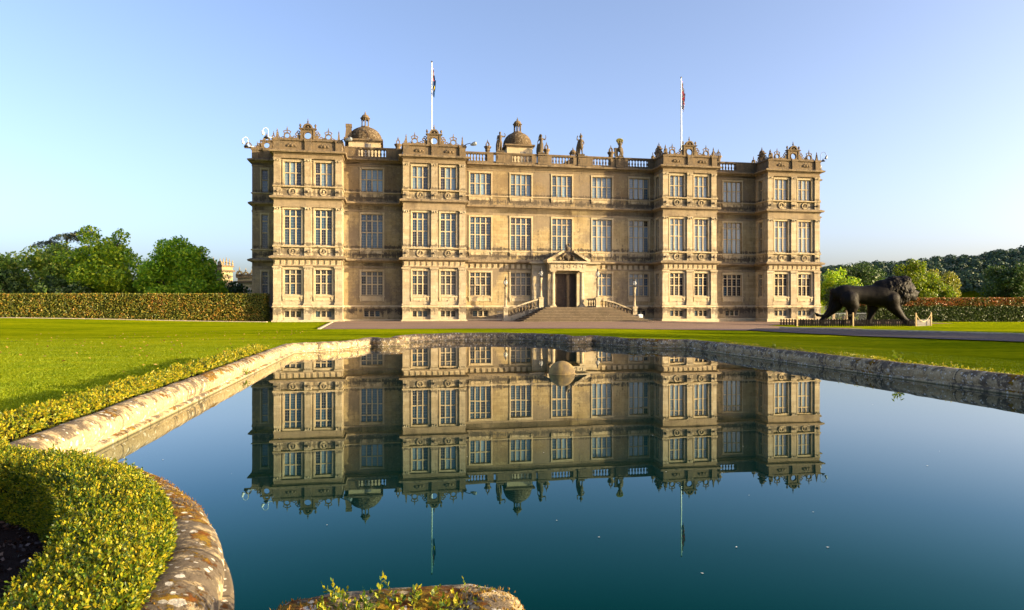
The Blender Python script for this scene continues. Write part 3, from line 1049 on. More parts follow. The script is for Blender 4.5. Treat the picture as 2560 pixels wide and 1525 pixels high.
# one quarter, from the side wall to the middle of the end bow (u negative, v negative)
q_arc = arc_pts([(-6.0, -7.1), (-5.78, -7.42), (-5.34, -7.67), (-5.05, -7.88), (-4.73, -8.23), (-4.44, -8.70), (-4.23, -9.15), (-4.10, -9.51), (-4.02, -9.85), (-3.98, -10.2)], 40)
q_bow = [(-3.0 * math.cos(R(a)), -10.9 - 3.05 * math.sin(R(a))) for a in np.linspace(4, 90, 22)]
quarter = q_arc + [(-3.96, -10.45), (-3.87, -10.6), (-3.76, -10.45), (-3.68, -10.3), (-3.52, -10.25), (-3.25, -10.24), (-2.97, -10.26), (-2.82, -10.38), (-2.84, -10.72)] + q_bow
def mirror(Q, su, sv, rev): 
    L = [(p[0] * su, p[1] * sv) for p in Q]
    return L[::-1] if rev else L
side = [(-6.0, v) for v in np.linspace(6.7, -6.7, 14)]
outline = side + quarter[:-1] + mirror(quarter, -1, 1, True)
outline += [(6.0, v) for v in np.linspace(-6.7, 6.7, 14)]
outline += quarter_m if False else mirror(quarter, -1, -1, False)[:-1] + mirror(quarter, 1, -1, True)
# remove doubles
ol = [outline[0]]
for p in outline[1:]:
    if math.hypot(p[0] - ol[-1][0], p[1] - ol[-1][1]) > .02: ol.append(p)
if math.hypot(ol[0][0] - ol[-1][0], ol[0][1] - ol[-1][1]) < .02: ol.pop()
OUT = [pw(*p) for p in ol]           # runs left wall towards camera, round the near end, up the right, round the far end
# travel with the water on the left hand, so the right hand points away from the water
OA = np.array(OUT)
_area = .5 * np.sum(OA[:, 0] * np.roll(OA[:, 1], -1) - np.roll(OA[:, 0], -1) * OA[:, 1])
assert _area > 0

def seg_dist(px, py, A=None):
    """unsigned distance from points to the pond outline, and whether inside"""
    A = OA
    B = np.roll(A, -1, axis=0)
    px = np.asarray(px, float).ravel(); py = np.asarray(py, float).ravel()
    best = np.full(px.shape, 1e9); ins = np.zeros(px.shape, bool)
    for a, b in zip(A, B):
        d = b - a; L = d @ d
        t = np.clip(((px - a[0]) * d[0] + (py - a[1]) * d[1]) / max(L, 1e-9), 0, 1)
        best = np.minimum(best, np.hypot(px - a[0] - t * d[0], py - a[1] - t * d[1]))
        cond = ((a[1] > py) != (b[1] > py))
        with np.errstate(divide='ignore', invalid='ignore'):
            xi = (b[0] - a[0]) * (py - a[1]) / (b[1] - a[1] + 1e-12) + a[0]
        ins ^= cond & (px < xi)
    return best, ins

# ================================================================== terrain
def sstep(x, a, b):
    t = np.clip((np.asarray(x, float) - a) / (b - a), 0, 1)
    return t * t * (3 - 2 * t)
def gz(x, y):
    """ground height"""
    x = np.asarray(x, float); y = np.asarray(y, float)
    c, s = math.cos(PA), math.sin(PA)
    dx, dy = x - PCX, y - PCY
    u = dx * c + dy * s; v = -dx * s + dy * c
    near = .29 * (1 - np.clip((v - 15.0) / 22.0, 0, 1)) * (1 - sstep(u, 8.0, 17.0) * 1.0)
    left = .45 * sstep(-x, 24, 54) * sstep(y, 25, 68)
    right = -.23 * sstep(x, 12, 26) * sstep(y, 46, 62)
    lm = .3 * sstep(-u, 14, 40) * (1 - sstep(y, 25, 60))
    far_r = 0.0
    hill = 50 * np.exp(-(((x - 560) / 210) ** 2 + ((y - 560) / 150) ** 2)) + 15 * np.exp(-(((x - 300) / 120) ** 2 + ((y - 640) / 120) ** 2)) + 7 * np.exp(-(((x - 190) / 90) ** 2 + ((y - 640) / 130) ** 2))
    return near + left + right + lm * 0 + hill

def axis(lo, hi, dense_lo, dense_hi, step, grow=1.25):
    a = list(np.arange(dense_lo, dense_hi + 1e-6, step))
    st = step; x = dense_hi
    while x < hi: st *= grow; x += st; a.append(min(x, hi))
    st = step; x = dense_lo
    while x > lo: st *= grow; x -= st; a.insert(0, max(x, lo))
    return np.array(a)
gx = axis(-900, 1300, -14, 14, .22); gy = axis(-160, 1700, -3, 32, .22)
GX, GY = np.meshgrid(gx, gy)
Z = gz(GX, GY)
_d, _in = seg_dist(GX, GY)
_d = _d.reshape(GX.shape); _in = _in.reshape(GX.shape)
Z = np.where(_in, -1.2, np.where(_d < .22, .0, Z))
gv = np.stack([GX.ravel(), GY.ravel(), Z.ravel()], 1)
nx_, ny_ = len(gx), len(gy)
gf = [(j * nx_ + i, j * nx_ + i + 1, (j + 1) * nx_ + i + 1, (j + 1) * nx_ + i) for j in range(ny_ - 1) for i in range(nx_ - 1)]

def lawn_mat():
    m, nt, p = new_mat('mown grass')
    oc = obj_coord(nt)
    big = noise(nt, oc, .12, 4, .6)
    st = nt.nodes.new("ShaderNodeMapping"); nt.links.new(oc, st.inputs[0]); st.inputs["Scale"].default_value = (.10, .75, 1)
    band = noise(nt, st.outputs[0], 1.0, 5, .6)
    mid = noise(nt, oc, 2.2, 6, .65)
    f = math_n(nt, 'ADD', math_n(nt, 'MULTIPLY', big, .35), math_n(nt, 'ADD', math_n(nt, 'MULTIPLY', band, .42), math_n(nt, 'MULTIPLY', mid, .33)))
    col = ramp(nt, f, [(.40, (.07, .125, .003)), (.50, (.20, .255, .004)), (.58, (.29, .325, .005)), (.68, (.45, .42, .007))])
    fine = noise(nt, oc, 38, 5, .75)
    col = mix_c(nt, smooth_n(nt, fine, .35, .7), mix_c(nt, 1.0, col, (.55, .62, .5), 'MULTIPLY'), col)
    nt.links.new(col, p.inputs["Base Color"])
    p.inputs["Roughness"].default_value = .75
    p.inputs["Specular IOR Level"].default_value = .0
    h = math_n(nt, 'ADD', fine, math_n(nt, 'MULTIPLY', mid, .6))
    bump(nt, h, p, 1.0, .12)
    return m
M['lawn'] = lawn_mat()
me = bpy.data.meshes.new("ground")
me.from_pydata(gv.tolist(), [], gf)
me.materials.append(M['lawn'])
me.polygons.foreach_set("use_smooth", [True] * len(gf))
ground = bpy.data.objects.new("ground", me); COL.objects.link(ground)
tag(ground, "wide mown green lawn sloping gently from the pond to the house", "lawn", kind='structure')

# ------------------------------------------------------------------ drive, road
def gravel_mat(name, c1, c2, sc_=30):
    m, nt, p = new_mat(name)
    oc = obj_coord(nt)
    a = noise(nt, oc, sc_, 5, .7); b = noise(nt, oc, .5, 5, .6)
    col = mix_c(nt, b, c1, c2)
    col = mix_c(nt, smooth_n(nt, a, .35, .7), mix_c(nt, 1, col, (.65, .62, .6), 'MULTIPLY'), col)
    tm = nt.nodes.new("ShaderNodeMapping"); nt.links.new(oc, tm.inputs[0]); tm.inputs["Scale"].default_value = (.04, .9, 1); tm.inputs["Rotation"].default_value = (0, 0, R(-8))
    col = mix_c(nt, math_n(nt, 'MULTIPLY', smooth_n(nt, noise(nt, tm.outputs[0], 1.0, 4, .6), .5, .66), .55), col, mix_c(nt, 1, col, (.55, .55, .58), 'MULTIPLY'))
    nt.links.new(col, p.inputs["Base Color"])
    p.inputs["Roughness"].default_value = .95; p.inputs["Specular IOR Level"].default_value = .08
    bump(nt, a, p, .8, .05)
    return m
M['gravel'] = gravel_mat('pink gravel', (.245, .165, .12), (.31, .22, .165))
M['tarmac'] = gravel_mat('grey tarmac', (.07, .065, .075), (.10, .09, .10), 22)
M['kerb'] = stone('kerb stone', (.34, .28, .2), (.44, .36, .26), (.38, .33, .27), dirt=.4, course=False, bands=False)

def sheet(name, poly, mat, dz, step=1.0, kind='structure', label=None, cat=None):
    """flat sheet over a plan polygon, draped on the ground"""
    P = np.array(poly)
    x0, y0 = P.min(0); x1, y1 = P.max(0)
    import bmesh
    bm = bmesh.new()
    vs = [bm.verts.new((p[0], p[1], 0)) for p in poly]
    bm.faces.new(vs)
    for ax, lo, hi in ((0, x0, x1), (1, y0, y1)):
        n = int((hi - lo) / step)
        for k in range(1, n):
            co = [0, 0, 0]; no = [0, 0, 0]; co[ax] = lo + (hi - lo) * k / n; no[ax] = 1
            bmesh.ops.bisect_plane(bm, geom=bm.verts[:] + bm.edges[:] + bm.faces[:], plane_co=co, plane_no=no)
    for v in bm.verts: v.co.z = float(gz(v.co.x, v.co.y)) + dz
    bmesh.ops.recalc_face_normals(bm, faces=bm.faces)
    me = bpy.data.meshes.new(name); bm.to_mesh(me); bm.free()
    for pgn in me.polygons: pgn.use_smooth = True
    if me.polygons[0].normal.z < 0: me.flip_normals()
    me.materials.append(mat)
    o = bpy.data.objects.new(name, me); COL.objects.link(o)
    return tag(o, label, cat, kind=kind)
drive_poly = [(-13.6, 48.8), (-4, 49.6), (6.5, 49.2), (12.0, 47.6), (15.8, 45.9), (18.4, 49.4), (20.6, 51.6), (23.4, 53.2), (26.4, 54.0), (28.3, 55.2), (28.7, 56.8), (26.5, 57.6), (24.5, 60), (24.6, 66), (42, 68), (44, 90), (30, 90)]
drive_poly += [tuple(hw(UR + 2, -1 + 3, 0))[:2], tuple(hw(30, 1.0, 0))[:2], tuple(hw(4.6, -.2, 0))[:2], (-18.7, 70.9)]
drive_poly = [(-13.6, 48.8), (-4, 49.6), (6.5, 49.2), (12.0, 47.6), (15.8, 45.9), (18.4, 49.4), (20.6, 51.6), (23.4, 53.4), (27.2, 54.6), (28.6, 55.8), (28.3, 57.0), (26.0, 58.2), (24.6, 61), (24.8, 66), (27, 69), (48, 74), (46, 100), (20, 92), (-19.6, 84), (-18.4, 70.5)]
drive = sheet("drive", drive_poly, M['gravel'], .03, 1.5, label="pinkish gravel forecourt along the front of the house", cat="forecourt")
road_near = [(15.8, 45.9), (17.0, 41.3), (19.0, 36.2), (23.1, 30.8), (29, 24.5), (40, 15)]
road_far = [(48, 21), (36, 31), (28.5, 38.2), (23.6, 44.4), (19.6, 50.4), (18.0, 50.2)]
road = sheet("road", road_near + road_far, M['tarmac'], .055, 1.5, label="grey tarmac road curving in from the right towards the forecourt", cat="road")
def kerb(name, pts, wd, h, label, mat=None):
    k = MB()
    P = [np.array(p) for p in pts]
    dense = []
    for a, b in zip(P[:-1], P[1:]):
        n = max(1, int(np.linalg.norm(b - a) / 1.0))
        for i in range(n): dense.append(a + (b - a) * i / n)
    dense.append(P[-1])
    prof = [(0, -.15), (wd, -.15), (wd, h - .02), (wd - .03, h), (.03, h), (0, h - .02)]
    k.sweep([tuple(p) for p in dense], prof)
    k.v = [(x, y, z + float(gz(x, y))) for x, y, z in k.v]
    o = k.build(name, mat or M['kerb'])
    return tag(o, label, "kerb", kind='structure')
kerb("kerb", [(-18.4, 70.3), (-13.7, 48.9)], .22, .09, "pale stone kerb at the left end of the gravel forecourt")
kerb("kerb", [(48, 21), (36, 31), (28.5, 38.2), (23.6, 44.4), (19.7, 50.3)], .2, .14, "stone kerb along the far side of the tarmac road")
kerb("kerb", [(26.0, 58.2), (28.3, 57.0), (28.6, 55.8), (27.2, 54.6), (23.4, 53.4), (20.6, 51.6), (19.9, 50.8)], .2, .04, "curved kerb round the tip of the sunlit lawn before the lion", M['stone_riser'])
kerb("kerb", [(-78, 71.2), (-52, 71.0), (-25.6, 71.6)], .45, .06, "long pale stone edging at the foot of the left clipped hedge")

# ================================================================== pond
def water_mat():
    m, nt, p = new_mat('still pond water')
    oc = obj_coord(nt)
    p.inputs["Base Color"].default_value = (.0008, .014, .012, 1)
    p.inputs["Roughness"].default_value = .6
    p.inputs["Specular IOR Level"].default_value = 0
    lw = nt.nodes.new("ShaderNodeLayerWeight"); lw.inputs[0].default_value = .5
    gl = nt.nodes.new("ShaderNodeBsdfGlossy"); gl.inputs["Roughness"].default_value = 0.0
    # reflection tinted by view angle, losing its red end at steep views
    cr = ramp(nt, lw.outputs["Facing"], [(.45, (.03, .42, .36)), (.60, (.05, .50, .44)), (.76, (.41, .625, .68)), (.85, (.84, .88, .86)), (.96, (.95, .93, .88))])
    nt.links.new(cr, gl.inputs["Color"])
    fr = ramp(nt, lw.outputs["Facing"], [(.40, .03), (.59, .085), (.68, .21), (.76, .385), (.85, .55), (.94, .76), (1.0, 1.0)])
    h = noise(nt, oc, .9, 2, .5)
    b = bump(nt, h, p, .016, .05)
    nt.links.new(b.outputs[0], gl.inputs["Normal"])
    mx = nt.nodes.new("ShaderNodeMixShader")
    nt.links.new(fr, mx.inputs[0]); nt.links.new(p.outputs[0], mx.inputs[1]); nt.links.new(gl.outputs[0], mx.inputs[2])
    nt.links.new(mx.outputs[0], nt.nodes["Material Output"].inputs[0])
    return m
M['water'] = water_mat()
wm = MB()
wm.v = [(x, y, WZ) for x, y in OUT]; wm.f = [tuple(range(len(OUT)))]; wm.mi = [0]
# keep the sheet a little wider than the outline so that the wall dips into it
water = wm.build("water", M['water'])
tag(water, "still dark teal pond water mirroring the house and sky", "water", kind='structure')

def rim_mat(name='lichened coping stone', use_uv=True):
    m, nt, p = new_mat(name)
    oc = obj_coord(nt)
    geo = nt.nodes.new("ShaderNodeNewGeometry")
    nz = nd(nt, "ShaderNodeSeparateXYZ", i_0=geo.outputs["True Normal"]).outputs[2]
    base = nt.nodes.new("ShaderNodeUVMap").outputs[0] if use_uv else oc     # metres along and across the stone
    big = noise(nt, oc, 1.3, 5, .6)
    col = ramp(nt, big, [(.3, (.36, .26, .13)), (.5, (.43, .34, .20)), (.7, (.33, .26, .155))])
    pit = noise(nt, oc, 30, 6, .7)
    col = mix_c(nt, smooth_n(nt, pit, .3, .65), mix_c(nt, 1, col, (.6, .55, .5), 'MULTIPLY'), col)
    st = nt.nodes.new("ShaderNodeMapping"); nt.links.new(base, st.inputs[0]); st.inputs["Scale"].default_value = (5.5, 3.4, 3.4)
    n1 = noise(nt, st.outputs[0], 1.0, 10, .78)
    low = noise(nt, oc, .9, 3, .5)
    topm = smooth_n(nt, nz, .0, .85)
    k = math_n(nt, 'ADD', math_n(nt, 'ADD', n1, math_n(nt, 'MULTIPLY', topm, .075)), math_n(nt, 'MULTIPLY', math_n(nt, 'SUBTRACT', low, .5), .28))
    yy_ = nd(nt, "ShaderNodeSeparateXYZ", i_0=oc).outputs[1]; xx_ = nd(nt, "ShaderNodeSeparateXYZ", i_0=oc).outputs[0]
    k = math_n(nt, 'ADD', k, math_n(nt, 'MULTIPLY', math_n(nt, 'MULTIPLY', smooth_n(nt, yy_, 20.0, 23.5), smooth_n(nt, xx_, -5.2, -4.6)), .075))  # far stones also darkened by position, their shade put into the crust tone
    crust_and_shade = smooth_n(nt, k, .525, .60)
    col = mix_c(nt, math_n(nt, 'MULTIPLY', crust_and_shade, .86), col, (.07, .056, .046))
    # moss cushions, mostly on the upper half of the roll
    n2 = noise(nt, oc, 3.4, 9, .74)
    n2b = math_n(nt, 'ADD', math_n(nt, 'ADD', n2, math_n(nt, 'MULTIPLY', topm, .14)), math_n(nt, 'MULTIPLY', math_n(nt, 'SUBTRACT', noise(nt, oc, .55, 2, .5), .5), .6))
    near_ = math_n(nt, 'SUBTRACT', 1.0, smooth_n(nt, nd(nt, "ShaderNodeSeparateXYZ", i_0=oc).outputs[1], 3.2, 6.0))
    n2b = math_n(nt, 'ADD', n2b, math_n(nt, 'MULTIPLY', near_, .03))
    moss = smooth_n(nt, n2b, .685, .73)
    mc = mix_c(nt, smooth_n(nt, noise(nt, oc, 14, 5, .7), .4, .6), (.12, .042, .007), (.20, .125, .012))
    col = mix_c(nt, moss, col, mc)
    # pale lichen rosettes of mixed size
    tot = None
    for scl, thr in ((10.0, .60), (21.0, .46)):
        vo = nd(nt, "ShaderNodeTexVoronoi", i_Vector=oc); vo.inputs["Scale"].default_value = scl
        wob = math_n(nt, 'ADD', vo.outputs["Distance"], math_n(nt, 'MULTIPLY', math_n(nt, 'SUBTRACT', noise(nt, oc, scl * 4, 5, .7), .5), .5))
        rs = nd(nt, "ShaderNodeSeparateColor", i_0=vo.outputs["Color"])
        rad = math_n(nt, 'MULTIPLY', math_n(nt, 'SUBTRACT', rs.outputs[0], thr, True), .8)
        l = math_n(nt, 'LESS_THAN', wob, rad)
        tot = l if tot is None else math_n(nt, 'MAXIMUM', tot, l)
    col = mix_c(nt, math_n(nt, 'MULTIPLY', tot, .8), col, (.52, .49, .43))
    z = nd(nt, "ShaderNodeSeparateXYZ", i_0=oc).outputs[2]
    wet = math_n(nt, 'SUBTRACT', 1.0, smooth_n(nt, z, WZ, WZ + .03))
    if use_uv:
        col = mix_c(nt, math_n(nt, 'MULTIPLY', wet, .8), col, (.05, .05, .02))
        us = nd(nt, "ShaderNodeSeparateXYZ", i_0=base).outputs[0]
        jf = math_n(nt, 'FRACT', math_n(nt, 'DIVIDE', math_n(nt, 'ADD', us, math_n(nt, 'MULTIPLY', math_n(nt, 'SUBTRACT', pit, .5), .03)), 1.72))
        jl = math_n(nt, 'LESS_THAN', jf, .013)
        col = mix_c(nt, math_n(nt, 'MULTIPLY', jl, .8), col, (.04, .033, .025))
    nt.links.new(col, p.inputs["Base Color"])
    p.inputs["Roughness"].default_value = .92; p.inputs["Specular IOR Level"].default_value = .12
    h = math_n(nt, 'ADD', math_n(nt, 'ADD', pit, math_n(nt, 'MULTIPLY', moss, 1.6)), math_n(nt, 'MULTIPLY', n1, 1.2))
    bump(nt, h, p, .8, .018)
    return m
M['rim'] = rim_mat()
M['rim_ball'] = stone('mossy ball stone', (.19, .13, .045), (.27, .19, .07), (.13, .09, .035), dirt=.9, course=False, bands=False)
rim = MB()
prof = [(-.07, -.6), (-.07, WZ + .035), (-.05, WZ + .055), (-.005, WZ + .06), (-.005, WZ + .075), (-.025, WZ + .10), (-.03, WZ + .16)]
for a in range(160, -10, -14):
    prof.append((.135 + .168 * math.cos(R(a)), .455 + .14 * math.sin(R(a))))
prof += [(.30, .40), (.29, .0), (.29, -.6)]
prof = prof[::-1]
def jitter_path(P, step=.25):
    out = []
    n = len(P)
    for i in range(n):
        a = np.array(P[i]); b = np.array(P[(i + 1) % n])
        near = math.hypot(*(a + b) / 2) < 6.5
        m = max(1, int(np.linalg.norm(b - a) / (.06 if near else step)))
        for k in range(m): out.append(tuple(a + (b - a) * k / m))
    return out
RIMPATH = jitter_path(OUT)
rim.sweep(RIMPATH, prof, closed=True)
# weathering: small wobble, and joints between the stones
_acc = 0.0; m_ = len(prof)
from mathutils import noise as mnoise
for i in range(len(RIMPATH)):
    cx_, cy_ = RIMPATH[i]
    for k in range(m_):
        x, y, z = rim.v[i * m_ + k]
        if z > WZ + .09:
            P_ = Vector((x, y, z))
            dd = .014 * mnoise.noise(P_ * 2.3) + .009 * mnoise.noise(P_ * 7.0) + .005 * mnoise.noise(P_ * 19.0)
            rim.v[i * m_ + k] = (x, y, z + dd * (1 if z > .45 else .4))
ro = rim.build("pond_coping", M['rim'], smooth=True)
_s = [0.0]
for i in range(1, len(RIMPATH) + 1): _s.append(_s[-1] + math.hypot(RIMPATH[i % len(RIMPATH)][0] - RIMPATH[i - 1][0], RIMPATH[i % len(RIMPATH)][1] - RIMPATH[i - 1][1]))
_t = [0.0]
for k in range(1, m_ + 1): _t.append(_t[-1] + math.hypot(prof[k % m_][0] - prof[k - 1][0], prof[k % m_][1] - prof[k - 1][1]))
_ul = ro.data.uv_layers.new(name="UVMap")
for pg in ro.data.polygons:
    q = pg.index; i, k = q // m_, q % m_
    cc = [(_s[i], _t[k]), (_s[i + 1], _t[k]), (_s[i + 1], _t[k + 1]), (_s[i], _t[k + 1])]
    for li, c in zip(pg.loop_indices, cc): _ul.data[li].uv = c
tag(ro, "thick rounded stone coping blotched with lichen and moss round the pond", "pond wall")
# moss cushions on the near stones: short tufts
mo = []
rm_ = random.Random(11)
cand = [i for i in range(len(RIMPATH)) if math.hypot(*RIMPATH[i]) < 5.5]
while len(mo) < 13000 * 3:
    i = rm_.choice(cand); k = rm_.randrange(7, m_ - 8)
    P_ = Vector(rim.v[i * m_ + k]); j = (i + 1) % len(RIMPATH)
    Q_ = Vector(rim.v[j * m_ + (k + 1)])
    f, g = rm_.random(), rm_.random()
    X_ = Vector((P_.x + (Q_.x - P_.x) * f, P_.y + (Q_.y - P_.y) * f, P_.z + (Q_.z - P_.z) * g))
    if X_.z < .47: continue
    nv = mnoise.noise(X_ * 2.6 + Vector((3, 1, 7))) + .5 * mnoise.noise(X_ * 7.0) + (.25 if X_.x > -.95 else 0)
    if nv < .20: continue
    h = rm_.uniform(.004, .010) * min(1.4, .6 + nv)
    a = rm_.uniform(0, 6.283); w_ = rm_.uniform(.002, .004)
    t = Vector((rm_.uniform(-.6, .6), rm_.uniform(-.6, .6), 1.0)) * h
    mo += [X_ + Vector((math.cos(a) * w_, math.sin(a) * w_, -.003)), X_ - Vector((math.cos(a) * w_, math.sin(a) * w_, .003)), X_ + t]
MOSS = [tuple(q) for q in mo]

# stone ball in the middle of the pond
bl = MB()
prof_b = [(.30, -.5), (.30, -.02), (.29, .0), (.262, .004)]
for a in range(2, 88, 6): prof_b.append((.262 * math.cos(R(a)), .25 * math.sin(R(a))))
prof_b.append((.01, .251))
bl.lathe((0, 0, 0), prof_b, 28)
ball = bl.build("stone_ball", M['rim_ball'], smooth=True)
ball.location = (.99, 13.55, WZ)
tag(ball, "mossy round stone ball rising out of the middle of the pond", "stone ball")
# ================================================================== foliage
def leaf_mat(name, stops, trans=.35, rough=.5, patch=None, zband=None):
    m, nt, p = new_mat(name)
    geo = nt.nodes.new("ShaderNodeNewGeometry")
    ri = geo.outputs["Random Per Island"]
    f = ri
    oc = obj_coord(nt)
    if patch:
        n = noise(nt, oc, patch, 4, .6)
        f = math_n(nt, 'ADD', math_n(nt, 'MULTIPLY', ri, .55), math_n(nt, 'MULTIPLY', math_n(nt, 'SUBTRACT', n, .25), .9), clamp=True)
    if zband:
        z = nd(nt, "ShaderNodeSeparateXYZ", i_0=oc).outputs[2]
        f = math_n(nt, 'ADD', math_n(nt, 'MULTIPLY', f, .72), math_n(nt, 'MULTIPLY', smooth_n(nt, z, zband[0], zband[1]), .42), clamp=True)
    col = ramp(nt, f, stops)
    nt.links.new(col, p.inputs["Base Color"])
    p.inputs["Roughness"].default_value = rough
    p.inputs["Specular IOR Level"].default_value = .3
    tr = nt.nodes.new("ShaderNodeBsdfTranslucent")
    nt.links.new(mix_c(nt, 1.0, col, (1.0, 1.1, .5), 'MULTIPLY'), tr.inputs["Color"])
    mx = nt.nodes.new("ShaderNodeMixShader"); mx.inputs[0].default_value = trans
    out = nt.nodes["Material Output"]
    nt.links.new(p.outputs[0], mx.inputs[1]); nt.links.new(tr.outputs[0], mx.inputs[2]); nt.links.new(mx.outputs[0], out.inputs[0])
    return m
M['leaf_a'] = leaf_mat('bright green leaves', [(0, (0.0875, 0.1800, 0.0072)), (.5, (0.2375, 0.3840, 0.0144)), (1, (0.6000, 0.6240, 0.0300))])
M['leaf_b'] = leaf_mat('fresh green leaves', [(0, (0.1000, 0.2185, 0.0120)), (.5, (0.2500, 0.4600, 0.0192)), (1, (0.5750, 0.6555, 0.0300))])
M['leaf_c'] = leaf_mat('yellowing leaves', [(0, (0.0808, 0.1615, 0.0185)), (.5, (0.1885, 0.2962, 0.0319)), (1, (0.4308, 0.4308, 0.0539))])
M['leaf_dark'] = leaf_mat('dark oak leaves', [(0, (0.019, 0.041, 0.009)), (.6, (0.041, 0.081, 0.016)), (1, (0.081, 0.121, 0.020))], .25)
M['leaf_lime'] = leaf_mat('lime green leaves', [(0, (0.0638, 0.1085, 0.0066)), (.5, (0.1381, 0.1918, 0.0108)), (1, (0.2445, 0.2502, 0.0162))], .45)
M['leaf_gold'] = leaf_mat('golden green leaves', [(0, (0.0746, 0.0986, 0.0141)), (.5, (0.1790, 0.1832, 0.0225)), (1, (0.2984, 0.2536, 0.0281))], .4)
M['leaf_cedar'] = leaf_mat('blue green cedar needles', [(0, (0.026, 0.052, 0.039)), (.6, (0.065, 0.091, 0.052)), (1, (0.130, 0.104, 0.052))], .1)
M['leaf_wood'] = leaf_mat('far wood leaves', [(0, (0.0156, 0.0391, 0.0217)), (.6, (0.0311, 0.0628, 0.0271)), (1, (0.0698, 0.0978, 0.0298))], .15)
M['hedge_left'] = leaf_mat('beech hedge leaves', [(0, (0.0195, 0.0315, 0.0053)), (.35, (0.0801, 0.1077, 0.0141)), (.6, (0.2073, 0.1876, 0.0219)), (.8, (0.3499, 0.1727, 0.0272)), (1, (0.3818, 0.1077, 0.0272))], .2, .45, .35)
M['hedge_right'] = leaf_mat('two tone hedge leaves', [(0, (0.0117, 0.0261, 0.0045)), (.4, (0.0522, 0.0819, 0.0144)), (.68, (0.1053, 0.1287, 0.0189)), (.86, (0.3276, 0.0882, 0.0207)), (1, (0.3861, 0.1170, 0.0234))], .2, .45, .6, (1.45, 1.85))
M['box_leaf'] = leaf_mat('yellow tipped box leaves', [(0, (0.0090, 0.0324, 0.0027)), (.32, (0.0405, 0.0855, 0.0054)), (.52, (0.1710, 0.1980, 0.0072)), (.74, (0.3780, 0.3060, 0.0108)), (.93, (0.3960, 0.2430, 0.0126)), (1, (0.3240, 0.1260, 0.0126))], .35, .45, 7.0)
M['box_gold'] = leaf_mat('golden box leaves', [(0, (0.0090, 0.0324, 0.0027)), (.22, (0.0405, 0.0855, 0.0054)), (.40, (0.1710, 0.1980, 0.0072)), (.66, (0.3780, 0.3060, 0.0108)), (.93, (0.3960, 0.2430, 0.0126)), (1, (0.3240, 0.1260, 0.0126))], .35, .45, 7.0)
M['bark'] = plain('brown bark', (.09, .06, .04), .9, 0, .1, .4, 6, .5)
M['hedge_core'] = plain('dark hedge twigs', (.012, .012, .006), .95, 0, .05)

def leaves_np(P, N, size, bias=.6, aspect=.55, jitter=.4):
    """diamond leaves at points P, facing roughly along N"""
    n = len(P)
    d = rng.normal(size=(n, 3))
    d /= np.linalg.norm(d, axis=1, keepdims=True) + 1e-9
    nn = N * bias + d * (1 - bias)
    nn /= np.linalg.norm(nn, axis=1, keepdims=True) + 1e-9
    t = np.cross(nn, rng.normal(size=(n, 3)))
    t /= np.linalg.norm(t, axis=1, keepdims=True) + 1e-9
    b = np.cross(nn, t)
    s = (size * (1 + jitter * rng.uniform(-1, 1, n)))[:, None]
    V = np.empty((n, 4, 3))
    V[:, 0] = P - t * s * .5
    V[:, 1] = P + b * s * .5 * aspect
    V[:, 2] = P + t * s * .5
    V[:, 3] = P - b * s * .5 * aspect
    return V.reshape(-1, 3)

def crown_pts(blobs, n):
    """points spread over the shells of many clumps; blobs: (x,y,z,r)"""
    B = np.array(blobs)
    wts = B[:, 3] ** 2; wts /= wts.sum()
    k = rng.choice(len(B), n, p=wts)
    d = rng.normal(size=(n, 3)); d /= np.linalg.norm(d, axis=1, keepdims=True)
    rr = B[k, 3] * rng.uniform(.35, 1.05, n) ** .55
    P = B[k, :3] + d * rr[:, None] * np.array([1, 1, .85])
    P += rng.normal(size=(n, 3)) * .06
    return P, d

def tree(name, label, x, y, z_top, z_low, rx, leaf, n=5200, size=.34, ry=None, group=None, seed=0, shape=1.0, sub=46, lean=0.0, br=.30):
    r = np.random.default_rng(seed + 101)
    g0 = float(gz(x, y))
    root = empty(name, (x, y, g0))
    tag(root, label, "tree", group)
    ry = ry or rx
    zc = (z_top + z_low) / 2 - g0; rz = (z_top - z_low) / 2
    blobs = []
    while len(blobs) < sub:
        d = r.normal(size=3); d /= np.linalg.norm(d)
        q = r.uniform(.35, .86)
        hz = d[2] * q
        wv = 1.0 - .16 * max(0, hz) * shape
        b = r.uniform(.6, 1.3) * br
        px, py, pz = d[0] * q * rx * wv + lean * hz, d[1] * q * ry * wv, zc + hz * rz
        blobs.append((px, py, pz, b * min(rx, rz)))
    blobs.append((0, 0, zc, .5 * min(rx, rz)))
    P, N = crown_pts(blobs, n)
    V = leaves_np(P, N, size, .5, .62)
    np_mesh("crown", V, 4, leaf, root)
    t = MB()
    tr = max(.18, rx * .07)
    t.tube([(0, 0, -.2), (.05, 0, zc * .4), (-.05, .05, zc * .8), (.1, 0, zc + rz * .4)], [tr * 1.3, tr, tr * .75, tr * .3], 8)
    for q in range(7):
        b = blobs[q]
        t.tube([(0, 0, max(.6, (zc - rz * .7) + q * .12)), (b[0] * .5, b[1] * .5, (zc + b[2]) / 2 - .3), (b[0], b[1], b[2])], [tr * .5, tr * .32, tr * .1], 6)
    t.build("trunk", M['bark'], root)
    return root

